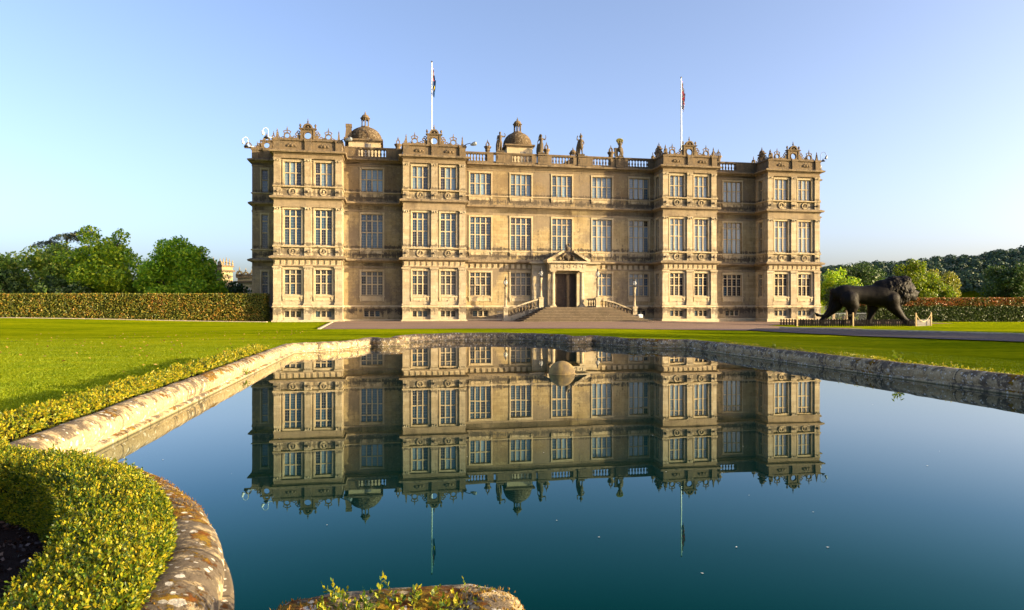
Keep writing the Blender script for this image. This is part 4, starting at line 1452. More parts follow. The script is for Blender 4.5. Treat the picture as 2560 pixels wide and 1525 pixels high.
# trees behind the left hedge
tree("broadleaf_tree", "tall rounded deep green tree rising over the left hedge, tallest of its row", -51.5, 86, 12.3, .2, 5.3, M['leaf_a'], 21000, .34, seed=1, group="trees behind the left hedge", sub=60, br=.26)
tree("broadleaf_tree", "bushy bright green tree over the left hedge nearest the house", -41.8, 86, 11.5, .0, 5.5, M['leaf_b'], 22000, .33, seed=2, group="trees behind the left hedge", lean=-.8, sub=60, br=.25)
tree("broadleaf_tree", "low spreading branch mass of fresh leaves leaning right over the left hedge", -39.0, 84.5, 7.4, .6, 3.4, M['leaf_b'], 6500, .34, seed=12, group="trees behind the left hedge", sub=26)
tree("broadleaf_tree", "shadowed dark green tree with yellowing top beside the tallest tree", -59.0, 87, 10.2, .0, 5.0, M['leaf_c'], 15000, .36, seed=3, group="trees behind the left hedge")
tree("broadleaf_tree", "dim yellow green tree at the left edge of the photo", -67.0, 87, 9.9, .0, 5.6, M['leaf_c'], 15000, .4, seed=4, group="trees behind the left hedge")
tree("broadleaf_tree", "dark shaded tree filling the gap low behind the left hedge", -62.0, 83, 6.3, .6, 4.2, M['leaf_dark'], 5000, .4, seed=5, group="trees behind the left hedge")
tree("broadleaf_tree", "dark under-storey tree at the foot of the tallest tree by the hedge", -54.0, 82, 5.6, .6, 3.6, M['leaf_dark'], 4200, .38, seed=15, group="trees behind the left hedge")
tree("broadleaf_tree", "dim green tree filling the gap between the two tallest left trees", -46.8, 90, 8.6, .0, 4.6, M['leaf_c'], 8000, .38, seed=16, group="trees behind the left hedge")
tree("broadleaf_tree", "small dark tree between the bright green tree and the house", -37.8, 93, 5.6, .6, 2.6, M['leaf_dark'], 2600, .4, seed=6, group="trees behind the left hedge")
# the cedar behind: flat layered plates
def cedar(x, y, ztop):
    root = empty("cedar_tree", (x, y, 0))
    tag(root, "blue green cedar with flat layered boughs showing behind the rounded trees", "tree")
    Ps = []; Ns = []
    t = MB(); t.tube([(0, 0, -.3), (0, 0, ztop * .6), (0, 0, ztop - 1)], [.5, .35, .1], 8)
    for (dx, z, r) in ((0, ztop - .3, 2.3), (2.8, ztop - .1 + .3, 2.2), (-2.7, ztop - 1.4, 2.4), (3.6, ztop - 2.2, 2.6), (-1, ztop - 2.8, 3.0), (-3.6, ztop - 4, 2.6), (1.5, ztop - 4.5, 3.6)):
        n = 900
        a = rng.uniform(0, 2 * math.pi, n); q = np.sqrt(rng.uniform(0, 1, n)) * r
        P = np.stack([dx + q * np.cos(a), q * np.sin(a) * .9, z - (q / r) ** 2 * .95 + rng.normal(size=n) * .12], 1)
        Ps.append(P); Ns.append(np.tile([0, 0, 1.0], (n, 1)))
        t.tube([(0, 0, z - 1.2), (dx * .6, 0, z - .5), (dx, 0, z - .2)], [.18, .13, .05], 6)
    P = np.concatenate(Ps); N = np.concatenate(Ns)
    np_mesh("crown", leaves_np(P, N, .42, .55, .3), 4, M['leaf_cedar'], root)
    t.build("trunk", M['bark'], root)
cedar(-68.5, 105, 13.0)

# trees behind the right hedge
tree("broadleaf_tree", "mid green tree just right of the house corner", 52.5, 110, 8.4, -.5, 3.6, M['leaf_a'], 8500, .34, seed=21, group="trees behind the right hedge")
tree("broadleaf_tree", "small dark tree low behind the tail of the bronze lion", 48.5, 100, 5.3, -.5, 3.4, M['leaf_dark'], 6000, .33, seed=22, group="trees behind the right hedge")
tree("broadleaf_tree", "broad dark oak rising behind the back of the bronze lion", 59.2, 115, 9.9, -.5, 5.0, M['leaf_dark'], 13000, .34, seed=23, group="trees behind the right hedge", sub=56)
tree("broadleaf_tree", "bright lime green tree behind the head of the bronze lion", 58.6, 100, 8.6, -.3, 3.5, M['leaf_lime'], 10000, .30, seed=24, group="trees behind the right hedge", sub=40, shape=1.6)
tree("broadleaf_tree", "low lime green tree under the nose of the bronze lion", 62.3, 99, 5.9, -.3, 2.5, M['leaf_lime'], 6000, .30, seed=34, group="trees behind the right hedge", sub=26)
tree("broadleaf_tree", "golden green tree to the right of the lime green one", 65.2, 104, 7.5, -.3, 3.0, M['leaf_gold'], 8000, .30, seed=25, group="trees behind the right hedge", sub=36, shape=1.4)
tree("broadleaf_tree", "large olive green tree standing over the right hedge at the edge of the photo", 87.6, 120, 10.2, -.4, 4.9, M['leaf_dark'], 12000, .36, seed=26, group="trees behind the right hedge", sub=52)
tree("broadleaf_tree", "dark tree closing the row at the far right edge of the photo", 93.5, 124, 8.8, -.4, 4.0, M['leaf_dark'], 4000, .44, seed=27, group="trees behind the right hedge")
# parkland trees out to the right, whose long shadow lies over the near right lawn
for i, (x, y, h, r) in enumerate(((77, -1.0, 13.6, 4.6), (79, 4.5, 16.6, 5.0), (78, 10.5, 16.4, 5.0), (84, 1.5, 15.6, 4.6), (83, 6.8, 16.8, 5.0), (84, 12.6, 16.4, 5.0), (78, 17.0, 14.4, 4.8), (81, 23.5, 13.6, 4.8), (79, 29.5, 12.2, 4.4), (90, 8, 13, 5.5), (92, 20, 12, 5.5))):
    tree("park_tree", "parkland tree out to the right of the pond shading the near right lawn", x, y, h, .6, r, M['leaf_dark'], 5200, .8, seed=60 + i, group="parkland trees right of the pond", sub=40)

# far woodland on the hills: one mass
def woodland():
    Ps = []; Ns = []
    cnt = 0
    r = np.random.default_rng(5)
    for y in np.arange(400, 760, 9.0):
        for x in np.arange(.40 * y, .86 * y, 8.5):
            xx = x + r.uniform(-3.5, 3.5); yy = y + r.uniform(-3.5, 3.5)
            g = float(gz(xx, yy))
            if g < 5.5: continue
            h = r.uniform(11, 18); w_ = r.uniform(5.2, 8.2)
            n = 210
            d = r.normal(size=(n, 3)); d /= np.linalg.norm(d, axis=1, keepdims=True); d[:, 2] = np.abs(d[:, 2]) * 1.0 - .25
            q = r.uniform(.8, 1.04, (n, 1))
            P = np.array([xx, yy, g + h * .55]) + d * q * np.array([w_, w_, h * .48])
            Ps.append(P); Ns.append(d); cnt += 1
    P = np.concatenate(Ps); N = np.concatenate(Ns)
    o = np_mesh("woodland", leaves_np(P, N, 1.7, .72, .75), 4, M['leaf_wood'])
    tag(o, "dark woodland covering the hill beyond the right hedge", "woodland", kind='stuff')
woodland()

# ------------------------------------------------------------------ clipped hedges
def box_surface_pts(x0, x1, y0, y1, z0, z1, dens, faces):
    P = []; N = []
    for f in faces:
        if f == 'front': a = (x1 - x0) * (z1 - z0); n = int(a * dens); P.append(np.stack([rng.uniform(x0, x1, n), np.full(n, y0), rng.uniform(z0, z1, n)], 1)); N.append(np.tile([0, -1., 0], (n, 1)))
        if f == 'top': a = (x1 - x0) * (y1 - y0); n = int(a * dens); P.append(np.stack([rng.uniform(x0, x1, n), rng.uniform(y0, y1, n), np.full(n, z1)], 1)); N.append(np.tile([0, 0, 1.], (n, 1)))
        if f == 'left': a = (z1 - z0) * (y1 - y0); n = int(a * dens); P.append(np.stack([np.full(n, x0), rng.uniform(y0, y1, n), rng.uniform(z0, z1, n)], 1)); N.append(np.tile([-1., 0, 0], (n, 1)))
        if f == 'right': a = (z1 - z0) * (y1 - y0); n = int(a * dens); P.append(np.stack([np.full(n, x1), rng.uniform(y0, y1, n), rng.uniform(z0, z1, n)], 1)); N.append(np.tile([1., 0, 0], (n, 1)))
    return np.concatenate(P), np.concatenate(N)
def hedge(x0, x1, y0, y1, z0, z1, mat, label, dens=230, size=.15):
    P, N = box_surface_pts(x0, x1, y0, y1, z0, z1, dens, ('front', 'top', 'left', 'right'))
    P += rng.normal(size=P.shape) * .045
    # follow the ground a little at the foot
    o = np_mesh("clipped_hedge", leaves_np(P, N, size, .45, .62), 4, mat)
    tag(o, label, "hedge")
    c = MB(); c.box(x0 + .12, x1 - .12, y0 + .12, y1 - .1, z0 - .3, z1 - .12)
    c.build("hedge_core", M['hedge_core'], o)
    return o
hedge(-84, -26.35, 72.9, 74.2, .0, 2.95, M['hedge_left'], "long clipped hedge turning rust and green, running left from the house")
hedge(43.0, 84, 83.0, 84.6, -.35, 2.62, M['hedge_right'], "clipped hedge with a rust red top band behind the bronze lion")

M['moss'] = leaf_mat('orange brown moss', [(0, (.05, .03, .005)), (.4, (.16, .07, .010)), (.7, (.22, .13, .012)), (1, (.26, .22, .02))], .3, .8, 3.0)
np_mesh("moss", MOSS, 3, M['moss'], ro)
# ------------------------------------------------------------------ low box hedges round the pond
def path_offset(P, i, q):
    n = len(P)
    a = np.array(P[i - 1]); b = np.array(P[(i + 1) % n])
    d = b - a; d /= np.linalg.norm(d) + 1e-9
    return np.array(P[i]) + np.array([d[1], -d[0]]) * q
def nearest_index(x, y):
    A = np.array(RIMPATH)
    return int(np.argmin(np.hypot(A[:, 0] - x, A[:, 1] - y)))
def box_hedge(i0, i1, q0, q1, ztop, spr, size, nl, label, seed, zbot=.2, up=.06, leaf='box_leaf'):
    """low hedge along the coping from RIMPATH index i0 to i1 (increasing)"""
    r = np.random.default_rng(seed)
    n = len(RIMPATH)
    idx = [(i % n) for i in range(i0, i1 + 1)] if i1 >= i0 else [(i % n) for i in range(i0, i1 + n + 1)]
    A = np.array([path_offset(RIMPATH, i, q0) for i in idx]); B = np.array([path_offset(RIMPATH, i, q1) for i in idx])
    core = MB()
    m = len(idx)
    vs = []; fs = []
    A2 = A + (B - A) * .1; B2 = A + (B - A) * .9
    for k in range(m):
        vs += [(A2[k][0], A2[k][1], zbot - .4), (A2[k][0], A2[k][1], ztop - .07), (B2[k][0], B2[k][1], ztop - .07), (B2[k][0], B2[k][1], zbot - .4)]
    for k in range(m - 1):
        for q in range(4):
            q2 = (q + 1) % 4
            fs.append((k * 4 + q, k * 4 + 4 + q, k * 4 + 4 + q2, k * 4 + q2))
    fs += [(0, 1, 2, 3), ((m - 1) * 4 + 3, (m - 1) * 4 + 2, (m - 1) * 4 + 1, (m - 1) * 4)]
    core.add(vs, fs)
    # sprig positions on top and on both sides
    seglen = np.linalg.norm(np.diff((A + B) / 2, axis=0), axis=1)
    Pts = []; Dir = []
    wd = q1 - q0
    for k in range(m - 1):
        for kind, wid in (('top', wd), ('in', ztop - zbot), ('out', ztop - zbot)):
            cnt = r.poisson(seglen[k] * wid * spr * (1 if kind == 'top' else .8))
            for _ in range(cnt):
                t = r.random()
                a = A[k] + (A[k + 1] - A[k]) * t; b = B[k] + (B[k + 1] - B[k]) * t
                if kind == 'top':
                    e = r.random(); p = a + (b - a) * e
                    z = ztop + r.normal() * .024 + .018 * math.sin(p[0] * 5.1 + p[1] * 3.3) * math.sin(p[1] * 4.3 - p[0] * 2.0) - .05 * (abs(e - .5) * 2) ** 6
                    dr = np.array([0, 0, 1.0])
                else:
                    p = a if kind == 'in' else b
                    z = r.uniform(zbot, ztop)
                    o = (a - b) / (np.linalg.norm(a - b) + 1e-9) * (1 if kind == 'in' else -1)
                    dr = np.array([o[0] * .8, o[1] * .8, .6])
                Pts.append((p[0], p[1], z)); Dir.append(dr + r.normal(size=3) * .33)
    Pts = np.array(Pts); Dir = np.array(Dir); Dir /= np.linalg.norm(Dir, axis=1, keepdims=True)
    # each sprig: pairs of leaves up a short stem
    ns = len(Pts)
    x = np.cross(Dir, r.normal(size=(ns, 3))); x /= np.linalg.norm(x, axis=1, keepdims=True); yv = np.cross(Dir, x)
    Vs = []
    for j in range(nl):
        t = j / max(1, nl - 1)
        ang = j * 2.4 + r.uniform(-.4, .4, ns)
        rad = x * np.cos(ang)[:, None] + yv * np.sin(ang)[:, None]
        open_ = .95 - .7 * t
        d = rad * open_ + Dir * (.35 + .65 * t); d /= np.linalg.norm(d, axis=1, keepdims=True)
        base = Pts + Dir * ((t - .6) * up * r.uniform(.6, 1.3, ns))[:, None]
        s = (size * (1.15 - .45 * t) * r.uniform(.75, 1.25, ns))[:, None]
        wv = np.cross(d, Dir + rad * .3 + 1e-3); wv /= np.linalg.norm(wv, axis=1, keepdims=True) + 1e-9
        V = np.empty((ns, 4, 3))
        V[:, 0] = base; V[:, 1] = base + d * s * .55 + wv * s * .27; V[:, 2] = base + d * s; V[:, 3] = base + d * s * .55 - wv * s * .27
        Vs.append(V)
    V = np.concatenate(Vs).reshape(-1, 3)
    o = np_mesh("box_hedge", V, 4, M[leaf])
    tag(o, label, "box hedge", "low box hedges round the pond")
    core.build("hedge_core", M['hedge_core'], o)
    return o
i_lw_far = nearest_index(*pw(-6, 5.2)); i_lw_near = nearest_index(*pw(-6, -6.9))
i_arc0 = nearest_index(*pw(-5.98, -7.2)); i_arc1 = nearest_index(*pw(-3.87, -10.45))
i_fl0 = nearest_index(*pw(-3.5, -10.46)); i_fl1 = nearest_index(*pw(-2.98, -10.46))
i_rw0 = nearest_index(*pw(6, -5.5)); i_rw1 = nearest_index(*pw(6, 6.0))
i_lw_mid = nearest_index(*pw(-6, -1.5))
box_hedge(i_lw_far, i_lw_mid, .30, .74, .635, 330, .05, 6, "distant half of the clipped yellow green box hedge along the left pond wall", 1, .3, .06, 'box_gold')
box_hedge(i_lw_mid + 1, i_lw_near, .30, .76, .645, 700, .036, 6, "nearer half of the clipped yellow green box hedge along the left pond wall", 2, .3, .05, 'box_gold')
box_hedge(i_arc0, i_arc1, .19, .63, .65, 3100, .020, 8, "thick curved yellow tipped box hedge at the near left corner of the pond", 3, .2, .05)
box_hedge(i_fl0, i_fl1, .13, .30, .585, 700, .024, 8, "short tuft of box hedge behind the mossy coping at the bottom edge", 4, .3, .06)
box_hedge(i_rw0, i_rw1, .30, .55, .56, 420, .04, 6, "thin low box hedge behind the right pond wall", 5, .32, .05, 'box_gold')

# ------------------------------------------------------------------ soil bed in the curved corner, leaf litter, grass
M['soil'] = gravel_mat('dark leaf mulch', (.012, .006, .004), (.03, .013, .009), 40)
bedA = [tuple(path_offset(RIMPATH, i % len(RIMPATH), .5)) for i in range(i_arc0 + 1, i_arc1, 2)]
bedB = [tuple(path_offset(RIMPATH, i % len(RIMPATH), 1.75)) for i in range(i_arc1 - 1, i_arc0 + 1, -3)]
sheet("soil_bed", bedA + bedB, M['soil'], .025, .4, label="dark mulched strip of soil inside the curved box hedge", cat="soil")
def litter(name, P, size, mat, label, cat, bias=.85):
    N = np.tile([0, 0, 1.0], (len(P), 1))
    o = np_mesh(name, leaves_np(P, N, size, bias, .6), 4, mat)
    tag(o, label, cat, kind='stuff'); return o
M['dry_leaf'] = leaf_mat('fallen dry leaves', [(0, (.14, .05, .015)), (.5, (.32, .16, .03)), (1, (.45, .30, .08))], .2)
M['mulch_leaf'] = leaf_mat('mulch flakes', [(0, (.012, .006, .004)), (.8, (.05, .02, .012)), (1, (.14, .10, .08))], .0)
n = 520
lx = -7.5 - rng.gamma(2.2, 4.0, n); ly = rng.uniform(9, 44, n)
uu, vv = np.array([wp(a, b) for a, b in zip(lx, ly)]).T
keep = (uu < -8.0) & (lx > -.78 * ly)
lx, ly = lx[keep], ly[keep]
litter("fallen_leaves", np.stack([lx, ly, gz(lx, ly) + .03], 1), .075, M['dry_leaf'], "dry orange leaves scattered over the left lawn", "leaves", .6)
mx_, my_ = [], []
for i in range(i_arc0 + 1, i_arc1, 1):
    for _ in range(40):
        p = path_offset(RIMPATH, i % len(RIMPATH), rng.uniform(.6, 1.6)); mx_.append(p[0]); my_.append(p[1])
mx_, my_ = np.array(mx_), np.array(my_)
litter("mulch_flakes", np.stack([mx_, my_, gz(mx_, my_) + .03], 1), .028, M['mulch_leaf'], "brown bark flakes and dead leaves on the corner soil", "mulch", .4)

def grass_blades():
    n = 300000
    # denser close to the camera, only on open lawn left of the hedge
    y = 3.0 + rng.beta(1.0, 1.9, n) * 33
    x = -rng.uniform(.0, .80, n) * y
    d, ins = seg_dist(x, y)
    dn = rng.random(n)
    keep = (~ins) & (d > 1.05)
    x, y = x[keep], y[keep]
    n2 = 70000
    y2 = 9 + rng.beta(1.0, 1.3, n2) * 34; x2 = rng.uniform(.05, .80, n2) * y2
    d2, in2 = seg_dist(x2, y2)
    u2, v2 = np.array([wp(a, b) for a, b in zip(x2, y2)]).T
    k2 = (~in2) & (d2 > .75) & (u2 > 5) & (u2 < 15 + 0 * v2)
    # keep off the road
    rd = np.ones(len(x2), bool)
    for (ax, ay), (bx, by) in zip(road_near[:-1], road_near[1:]):
        pass
    x = np.concatenate([x, x2[k2]]); y = np.concatenate([y, y2[k2]])
    near_x = np.interp(y, [15, 24.5, 30.8, 36.2, 41.3, 45.9], [40, 29, 23.1, 19, 17, 15.8])
    ok = x < near_x - .3
    x, y = x[ok], y[ok]
    n = len(x)
    h = rng.uniform(.012, .032, n) * np.clip(1.15 - y / 40.0, .2, 1)
    wdt = .0032 * (1 + y / 9.0)
    a = rng.uniform(0, 2 * math.pi, n); la = rng.uniform(0, 2 * math.pi, n); ll = h * rng.uniform(.1, .7, n)
    z = gz(x, y) - .004
    V = np.empty((n, 3, 3))
    V[:, 0] = np.stack([x - np.cos(a) * wdt, y - np.sin(a) * wdt, z], 1)
    V[:, 1] = np.stack([x + np.cos(a) * wdt, y + np.sin(a) * wdt, z], 1)
    V[:, 2] = np.stack([x + np.cos(la) * ll, y + np.sin(la) * ll, z + h], 1)
    o = np_mesh("grass", V.reshape(-1, 3), 3, M['blade'])
    tag(o, "short green grass blades of the lawn near the pond", "grass", kind='stuff')
M['blade'] = leaf_mat('grass blades', [(0, (0.0765, 0.1445, 0.0026)), (.5, (0.1955, 0.2635, 0.0034)), (1, (0.3400, 0.3400, 0.0068))], .45, .6, .8)
grass_blades()

# tall weed on the right coping and a weed trailing at the left water line
def weed(name, x, y, z, h, n, label, spread=.5, mat='leaf_lime'):
    P = []; N = []
    t = MB()
    for k in range(n):
        a = rng.uniform(0, 2 * math.pi); e = rng.uniform(.15, 1) * spread
        tip = np.array([math.cos(a) * e * h, math.sin(a) * e * h, h * rng.uniform(.5, 1)])
        t.tube([(0, 0, 0), tuple(tip * .5 + np.array([0, 0, h * .12])), tuple(tip)], [.006, .004, .002], 4)
        for q in range(5):
            f = .35 + .16 * q
            P.append(tip * f + np.array([0, 0, h * .1 * (1 - f)]) + rng.normal(size=3) * .015); N.append((0, 0, 1.0))
    o = np_mesh(name, leaves_np(np.array(P), np.array(N), .30 * h, .5, .35), 4, M[mat])
    o.location = (x, y, z)
    tag(o, label, "weed"); t.build("stem", M[mat], o)
p = path_offset(RIMPATH, nearest_index(*pw(6, -1.35)), .36); weed("weed", p[0], p[1], .55, .24, 9, "bushy bright green weed sprouting from the right coping", .8)
p = path_offset(RIMPATH, nearest_index(*pw(6, 3.1)), .40); weed("weed", p[0], p[1], .5, .24, 4, "thin upright weed farther along the right coping", .25)
p = path_offset(RIMPATH, nearest_index(*pw(-6, .6)), -.08); weed("weed", p[0], p[1], WZ + .05, .14, 7, "small green weed at the water line of the left pond wall", .9)
for q, lab in ((1.0, "upright leafy box shoot rising left on the bottom coping"), (.0, "tall leafy box shoot rising mid way on the bottom coping")):
    p = path_offset(RIMPATH, nearest_index(*pw(-3.52 + .12 * (1 - q), -10.45)), .27)
    weed("box_shoot", p[0], p[1], .57, .075, 4, lab, .35)

# petals and flecks afloat
n = 40
fy = 2.9 + rng.gamma(1.5, 3.2, n); fx = rng.uniform(-.7, .7, n) * fy * .9
dd, ii = seg_dist(fx, fy); k = ii & (dd > .25)
fx, fy = fx[k], fy[k]
M['fleck'] = plain('pale floating petals', (.6, .6, .55), .7)
litter("floating_flecks", np.stack([fx, fy, np.full(len(fx), WZ + .004)], 1), .014, M['fleck'], "tiny pale petals and dust floating on the water", "flecks", .98)
# ================================================================== entrance steps
steps = empty("entrance_steps", (-25.26, 72.0, 0), TH)
tag(steps, "wide flight of worn stone steps with stone balustrades up to the front door", "steps")
NS = 10
sm = MB()
uLt, uRt = u_of(1364, -2.4), u_of(1533, -2.4)
uLb, uRb = u_of(1303, -5.9), u_of(1632, -5.9)
for k in range(NS):
    t = k / (NS - 1)
    z1 = 1.56 - k * .165; z0 = z1 - .165 - (.3 if k == NS - 1 else .0)
    uL = uLt + (uLb - uLt) * t; uR = uRt + (uRb - uRt) * t; vf = -2.4 - 3.5 * t
    lip = .045
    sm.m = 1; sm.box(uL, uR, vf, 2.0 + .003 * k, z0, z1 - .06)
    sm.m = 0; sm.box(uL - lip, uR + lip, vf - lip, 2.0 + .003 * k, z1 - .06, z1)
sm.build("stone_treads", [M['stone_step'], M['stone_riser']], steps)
sm2 = MB()
sm2.box(PC - 3.9, PC + 3.9, 1.2, 2.79, -.2, 1.5); sm2.build("landing", M['stone_step'], steps)
def stair_balustrade(pts):
    """rail and balusters along (u, v, zbase, ztop) points"""
    p = MB()
    n = 30
    for i in range(len(pts) - 1):
        a, b = pts[i], pts[i + 1]
        du, dv = b[0] - a[0], b[1] - a[1]; L = math.hypot(du, dv); nx, ny = -dv / L * .16, du / L * .16
        for (o0, o1, side) in (('b', 0, 1), ('t', 0, 1)):
            if o0 == 'b': za0, za1, zb0, zb1 = a[2] - .5, a[2] + .16, b[2] - .5, b[2] + .16; kx = 1.0
            else: za0, za1, zb0, zb1 = a[3] - .16, a[3], b[3] - .16, b[3]; kx = 1.15
            vs = [(a[0] - nx * kx, a[1] - ny * kx, za0), (a[0] + nx * kx, a[1] + ny * kx, za0), (b[0] + nx * kx, b[1] + ny * kx, zb0), (b[0] - nx * kx, b[1] - ny * kx, zb0),
                  (a[0] - nx * kx, a[1] - ny * kx, za1), (a[0] + nx * kx, a[1] + ny * kx, za1), (b[0] + nx * kx, b[1] + ny * kx, zb1), (b[0] - nx * kx, b[1] - ny * kx, zb1)]
            p.add(vs, [(0, 3, 2, 1), (4, 5, 6, 7), (0, 1, 5, 4), (1, 2, 6, 5), (2, 3, 7, 6), (3, 0, 4, 7)])
    o = p.build("balustrade", M['stone_bay'], steps)
    for i in range(len(pts) - 1):
        a, b = pts[i], pts[i + 1]
        L = math.hypot(b[0] - a[0], b[1] - a[1]); m = max(1, int(L / .36))
        for k in range(m):
            t = (k + .5) / m
            zb = a[2] + (b[2] - a[2]) * t + .15; zt = a[3] + (b[3] - a[3]) * t - .15
            baluster_at(a[0] + (b[0] - a[0]) * t, a[1] + (b[1] - a[1]) * t, zb, o, zt - zb)
    return o
VB = -.6
uA, uB = u_of(1350, VB), u_of(1268, VB)
stair_balustrade([(uA, VB, 1.5, 2.6), ((uA + uB) / 2, VB - .05, .95, 2.02), (uB, VB - .1, .3, 1.35)])
uC, uD, uE = u_of(1494, VB), u_of(1534, VB), u_of(1582, VB - .2)
stair_balustrade([(uC, VB, 1.5, 2.58), (uD, VB - .05, 1.15, 2.18), (uE, VB - .2, .3, 1.3)])
stair_balustrade([(u_of(1472, .4), .9, 1.5, 2.55), (uC, VB + .2, 1.5, 2.58)])
piers = {}
for nm, u, v, zt in (('a', uA + .1, VB, 2.66), ('b', uB - .2, VB - .1, 1.62), ('c', uC, VB, 2.66), ('d', uE + .2, VB - .2, 1.62)):
    p = MB()
    p.box(u - .25, u + .25, v - .25, v + .25, -.2, zt - .14)
    p.box(u - .31, u + .31, v - .31, v + .31, zt - .14, zt)
    p.box(u - .3, u + .3, v - .3, v + .3, -.2, .18)
    p.build("pier", M['stone_bay'], steps)
    piers[nm] = (u, v, zt)
# lamps standing on the piers
M['lamp_glass'] = None
def clear_glass():
    m, nt, p = new_mat('clear lamp glass')
    p.inputs["Base Color"].default_value = (.9, .92, .92, 1); p.inputs["Roughness"].default_value = .03
    p.inputs["Transmission Weight"].default_value = .8; p.inputs["IOR"].default_value = 1.25
    return m
M['lamp_glass'] = clear_glass()
def lamp(key, hcol, label):
    u, v, z = piers[key]
    w_ = hw(u, v, z)
    root = empty("lamp_post", w_, TH); tag(root, label, "lamp post", "lamp posts on the entrance steps")
    a = MB()
    a.lathe((0, 0, 0), [(.2, 0), (.2, .1), (.14, .16), (.15, .22), (.13, .26), (.125, hcol - .4), (.15, hcol - .37), (.13, hcol - .3), (.19, hcol - .1), (.22, hcol - .05), (.2, hcol)], 12)
    a.build("column", M['stone_bay'], root)
    b = MB()
    b.lathe((0, 0, hcol), [(.10, 0), (.06, .06), (.09, .12), (.05, .16)], 10)
    for q in range(4):
        an = R(90 * q)
        b.tube([(.05 * math.cos(an), .05 * math.sin(an), hcol + .14), (.25 * math.cos(an), .25 * math.sin(an), hcol + .38), (.23 * math.cos(an), .23 * math.sin(an), hcol + .6), (.06 * math.cos(an), .06 * math.sin(an), hcol + .82)], .012, 4)
    b.lathe((0, 0, hcol), [(.12, .74), (.14, .8), (.09, .86), (.07, .98), (.03, 1.05), (.04, 1.1), (.005, 1.2)], 10)
    b.build("lantern_frame", M['iron'], root)
    g = MB(); g.lathe((0, 0, hcol), [(.05, .16), (.17, .28), (.23, .42), (.22, .56), (.15, .7), (.1, .76)], 14)
    g.build("lantern_glass", M['lamp_glass'], root, smooth=True)
lamp('b', 2.2, "stone column lamp on the lowest pier left of the steps")
lamp('a', 2.2, "stone column lamp at the top of the left stair balustrade")
lamp('c', 2.2, "stone column lamp at the top of the right stair balustrade")
lamp('d', 2.2, "stone column lamp on the lowest pier right of the steps")
# white cabinet to the right, railing to the left of the steps
c0 = hw(u_of(1600.5, -1.2), -1.2, 0)
cb = MB(); cb.box(-.24, .24, -.2, .2, .0, .68); cb.taper(-.29, .29, -.25, .25, .68, .76, .6)
for q in (-.12, 0, .12): cb.box(q - .02, q + .02, -.215, -.19, .08, .62)
cbo = cb.build("cabinet", M['white_metal']); cbo.location = c0; cbo.rotation_euler.z = TH
tag(cbo, "white slatted bin cabinet standing right of the entrance steps", "cabinet")
rl = empty("area_railing", hw(u_of(1251, .2), .2, 0), TH); tag(rl, "short iron railing against the house left of the steps", "railing")
q = MB(); q.box(-.4, .4, -.02, .02, 1.0, 1.05); q.box(-.4, .4, -.02, .02, .1, .14); q.build("rail", M['grey_metal'], rl)
bar = None
for k in range(8):
    x = -.38 + .76 * k / 7
    b = MB(); b.tube([(x, 0, 0), (x, 0, 1.12)], .014, 5); b.build("bar", M['grey_metal'], rl)

# ================================================================== flags
def union_mat(name, blue_ensign):
    m, nt, p = new_mat(name)
    uv = nt.nodes.new("ShaderNodeUVMap")
    sp = nd(nt, "ShaderNodeSeparateXYZ", i_0=uv.outputs[0]); U, V = sp.outputs[0], sp.outputs[1]
    def absd(x): return math_n(nt, 'ABSOLUTE', x)
    if blue_ensign:
        uu = math_n(nt, 'MULTIPLY', U, 2.0); vv = math_n(nt, 'SUBTRACT', math_n(nt, 'MULTIPLY', V, 2.0), 1.0)
    else: uu, vv = U, V
    x = math_n(nt, 'SUBTRACT', uu, .5); y = math_n(nt, 'SUBTRACT', vv, .5)
    d1 = absd(math_n(nt, 'SUBTRACT', x, y)); d2 = absd(math_n(nt, 'ADD', x, y))
    dg = math_n(nt, 'MINIMUM', d1, d2)
    ax = math_n(nt, 'MINIMUM', math_n(nt, 'MULTIPLY', absd(x), 1.6), absd(y))
    blue, red, white = (.008, .03, .14), (.5, .012, .03), (.75, .75, .75)
    c = mix_c(nt, math_n(nt, 'LESS_THAN', dg, .13), blue, white)
    c = mix_c(nt, math_n(nt, 'LESS_THAN', dg, .05), c, red)
    c = mix_c(nt, math_n(nt, 'LESS_THAN', ax, .17), c, white)
    c = mix_c(nt, math_n(nt, 'LESS_THAN', ax, .10), c, red)
    if blue_ensign:
        inb = math_n(nt, 'MULTIPLY', math_n(nt, 'LESS_THAN', uu, 1.0), math_n(nt, 'GREATER_THAN', vv, 0.0))
        c = mix_c(nt, inb, (.010, .075, .26), c)
        dx = math_n(nt, 'SUBTRACT', U, .55); dy = math_n(nt, 'SUBTRACT', V, .36)
        dist = math_n(nt, 'SQRT', math_n(nt, 'ADD', math_n(nt, 'MULTIPLY', dx, dx), math_n(nt, 'MULTIPLY', dy, dy)))
        c = mix_c(nt, math_n(nt, 'LESS_THAN', dist, .16), c, (.75, .55, .03))
    nt.links.new(c, p.inputs["Base Color"]); p.inputs["Roughness"].default_value = .8
    return m
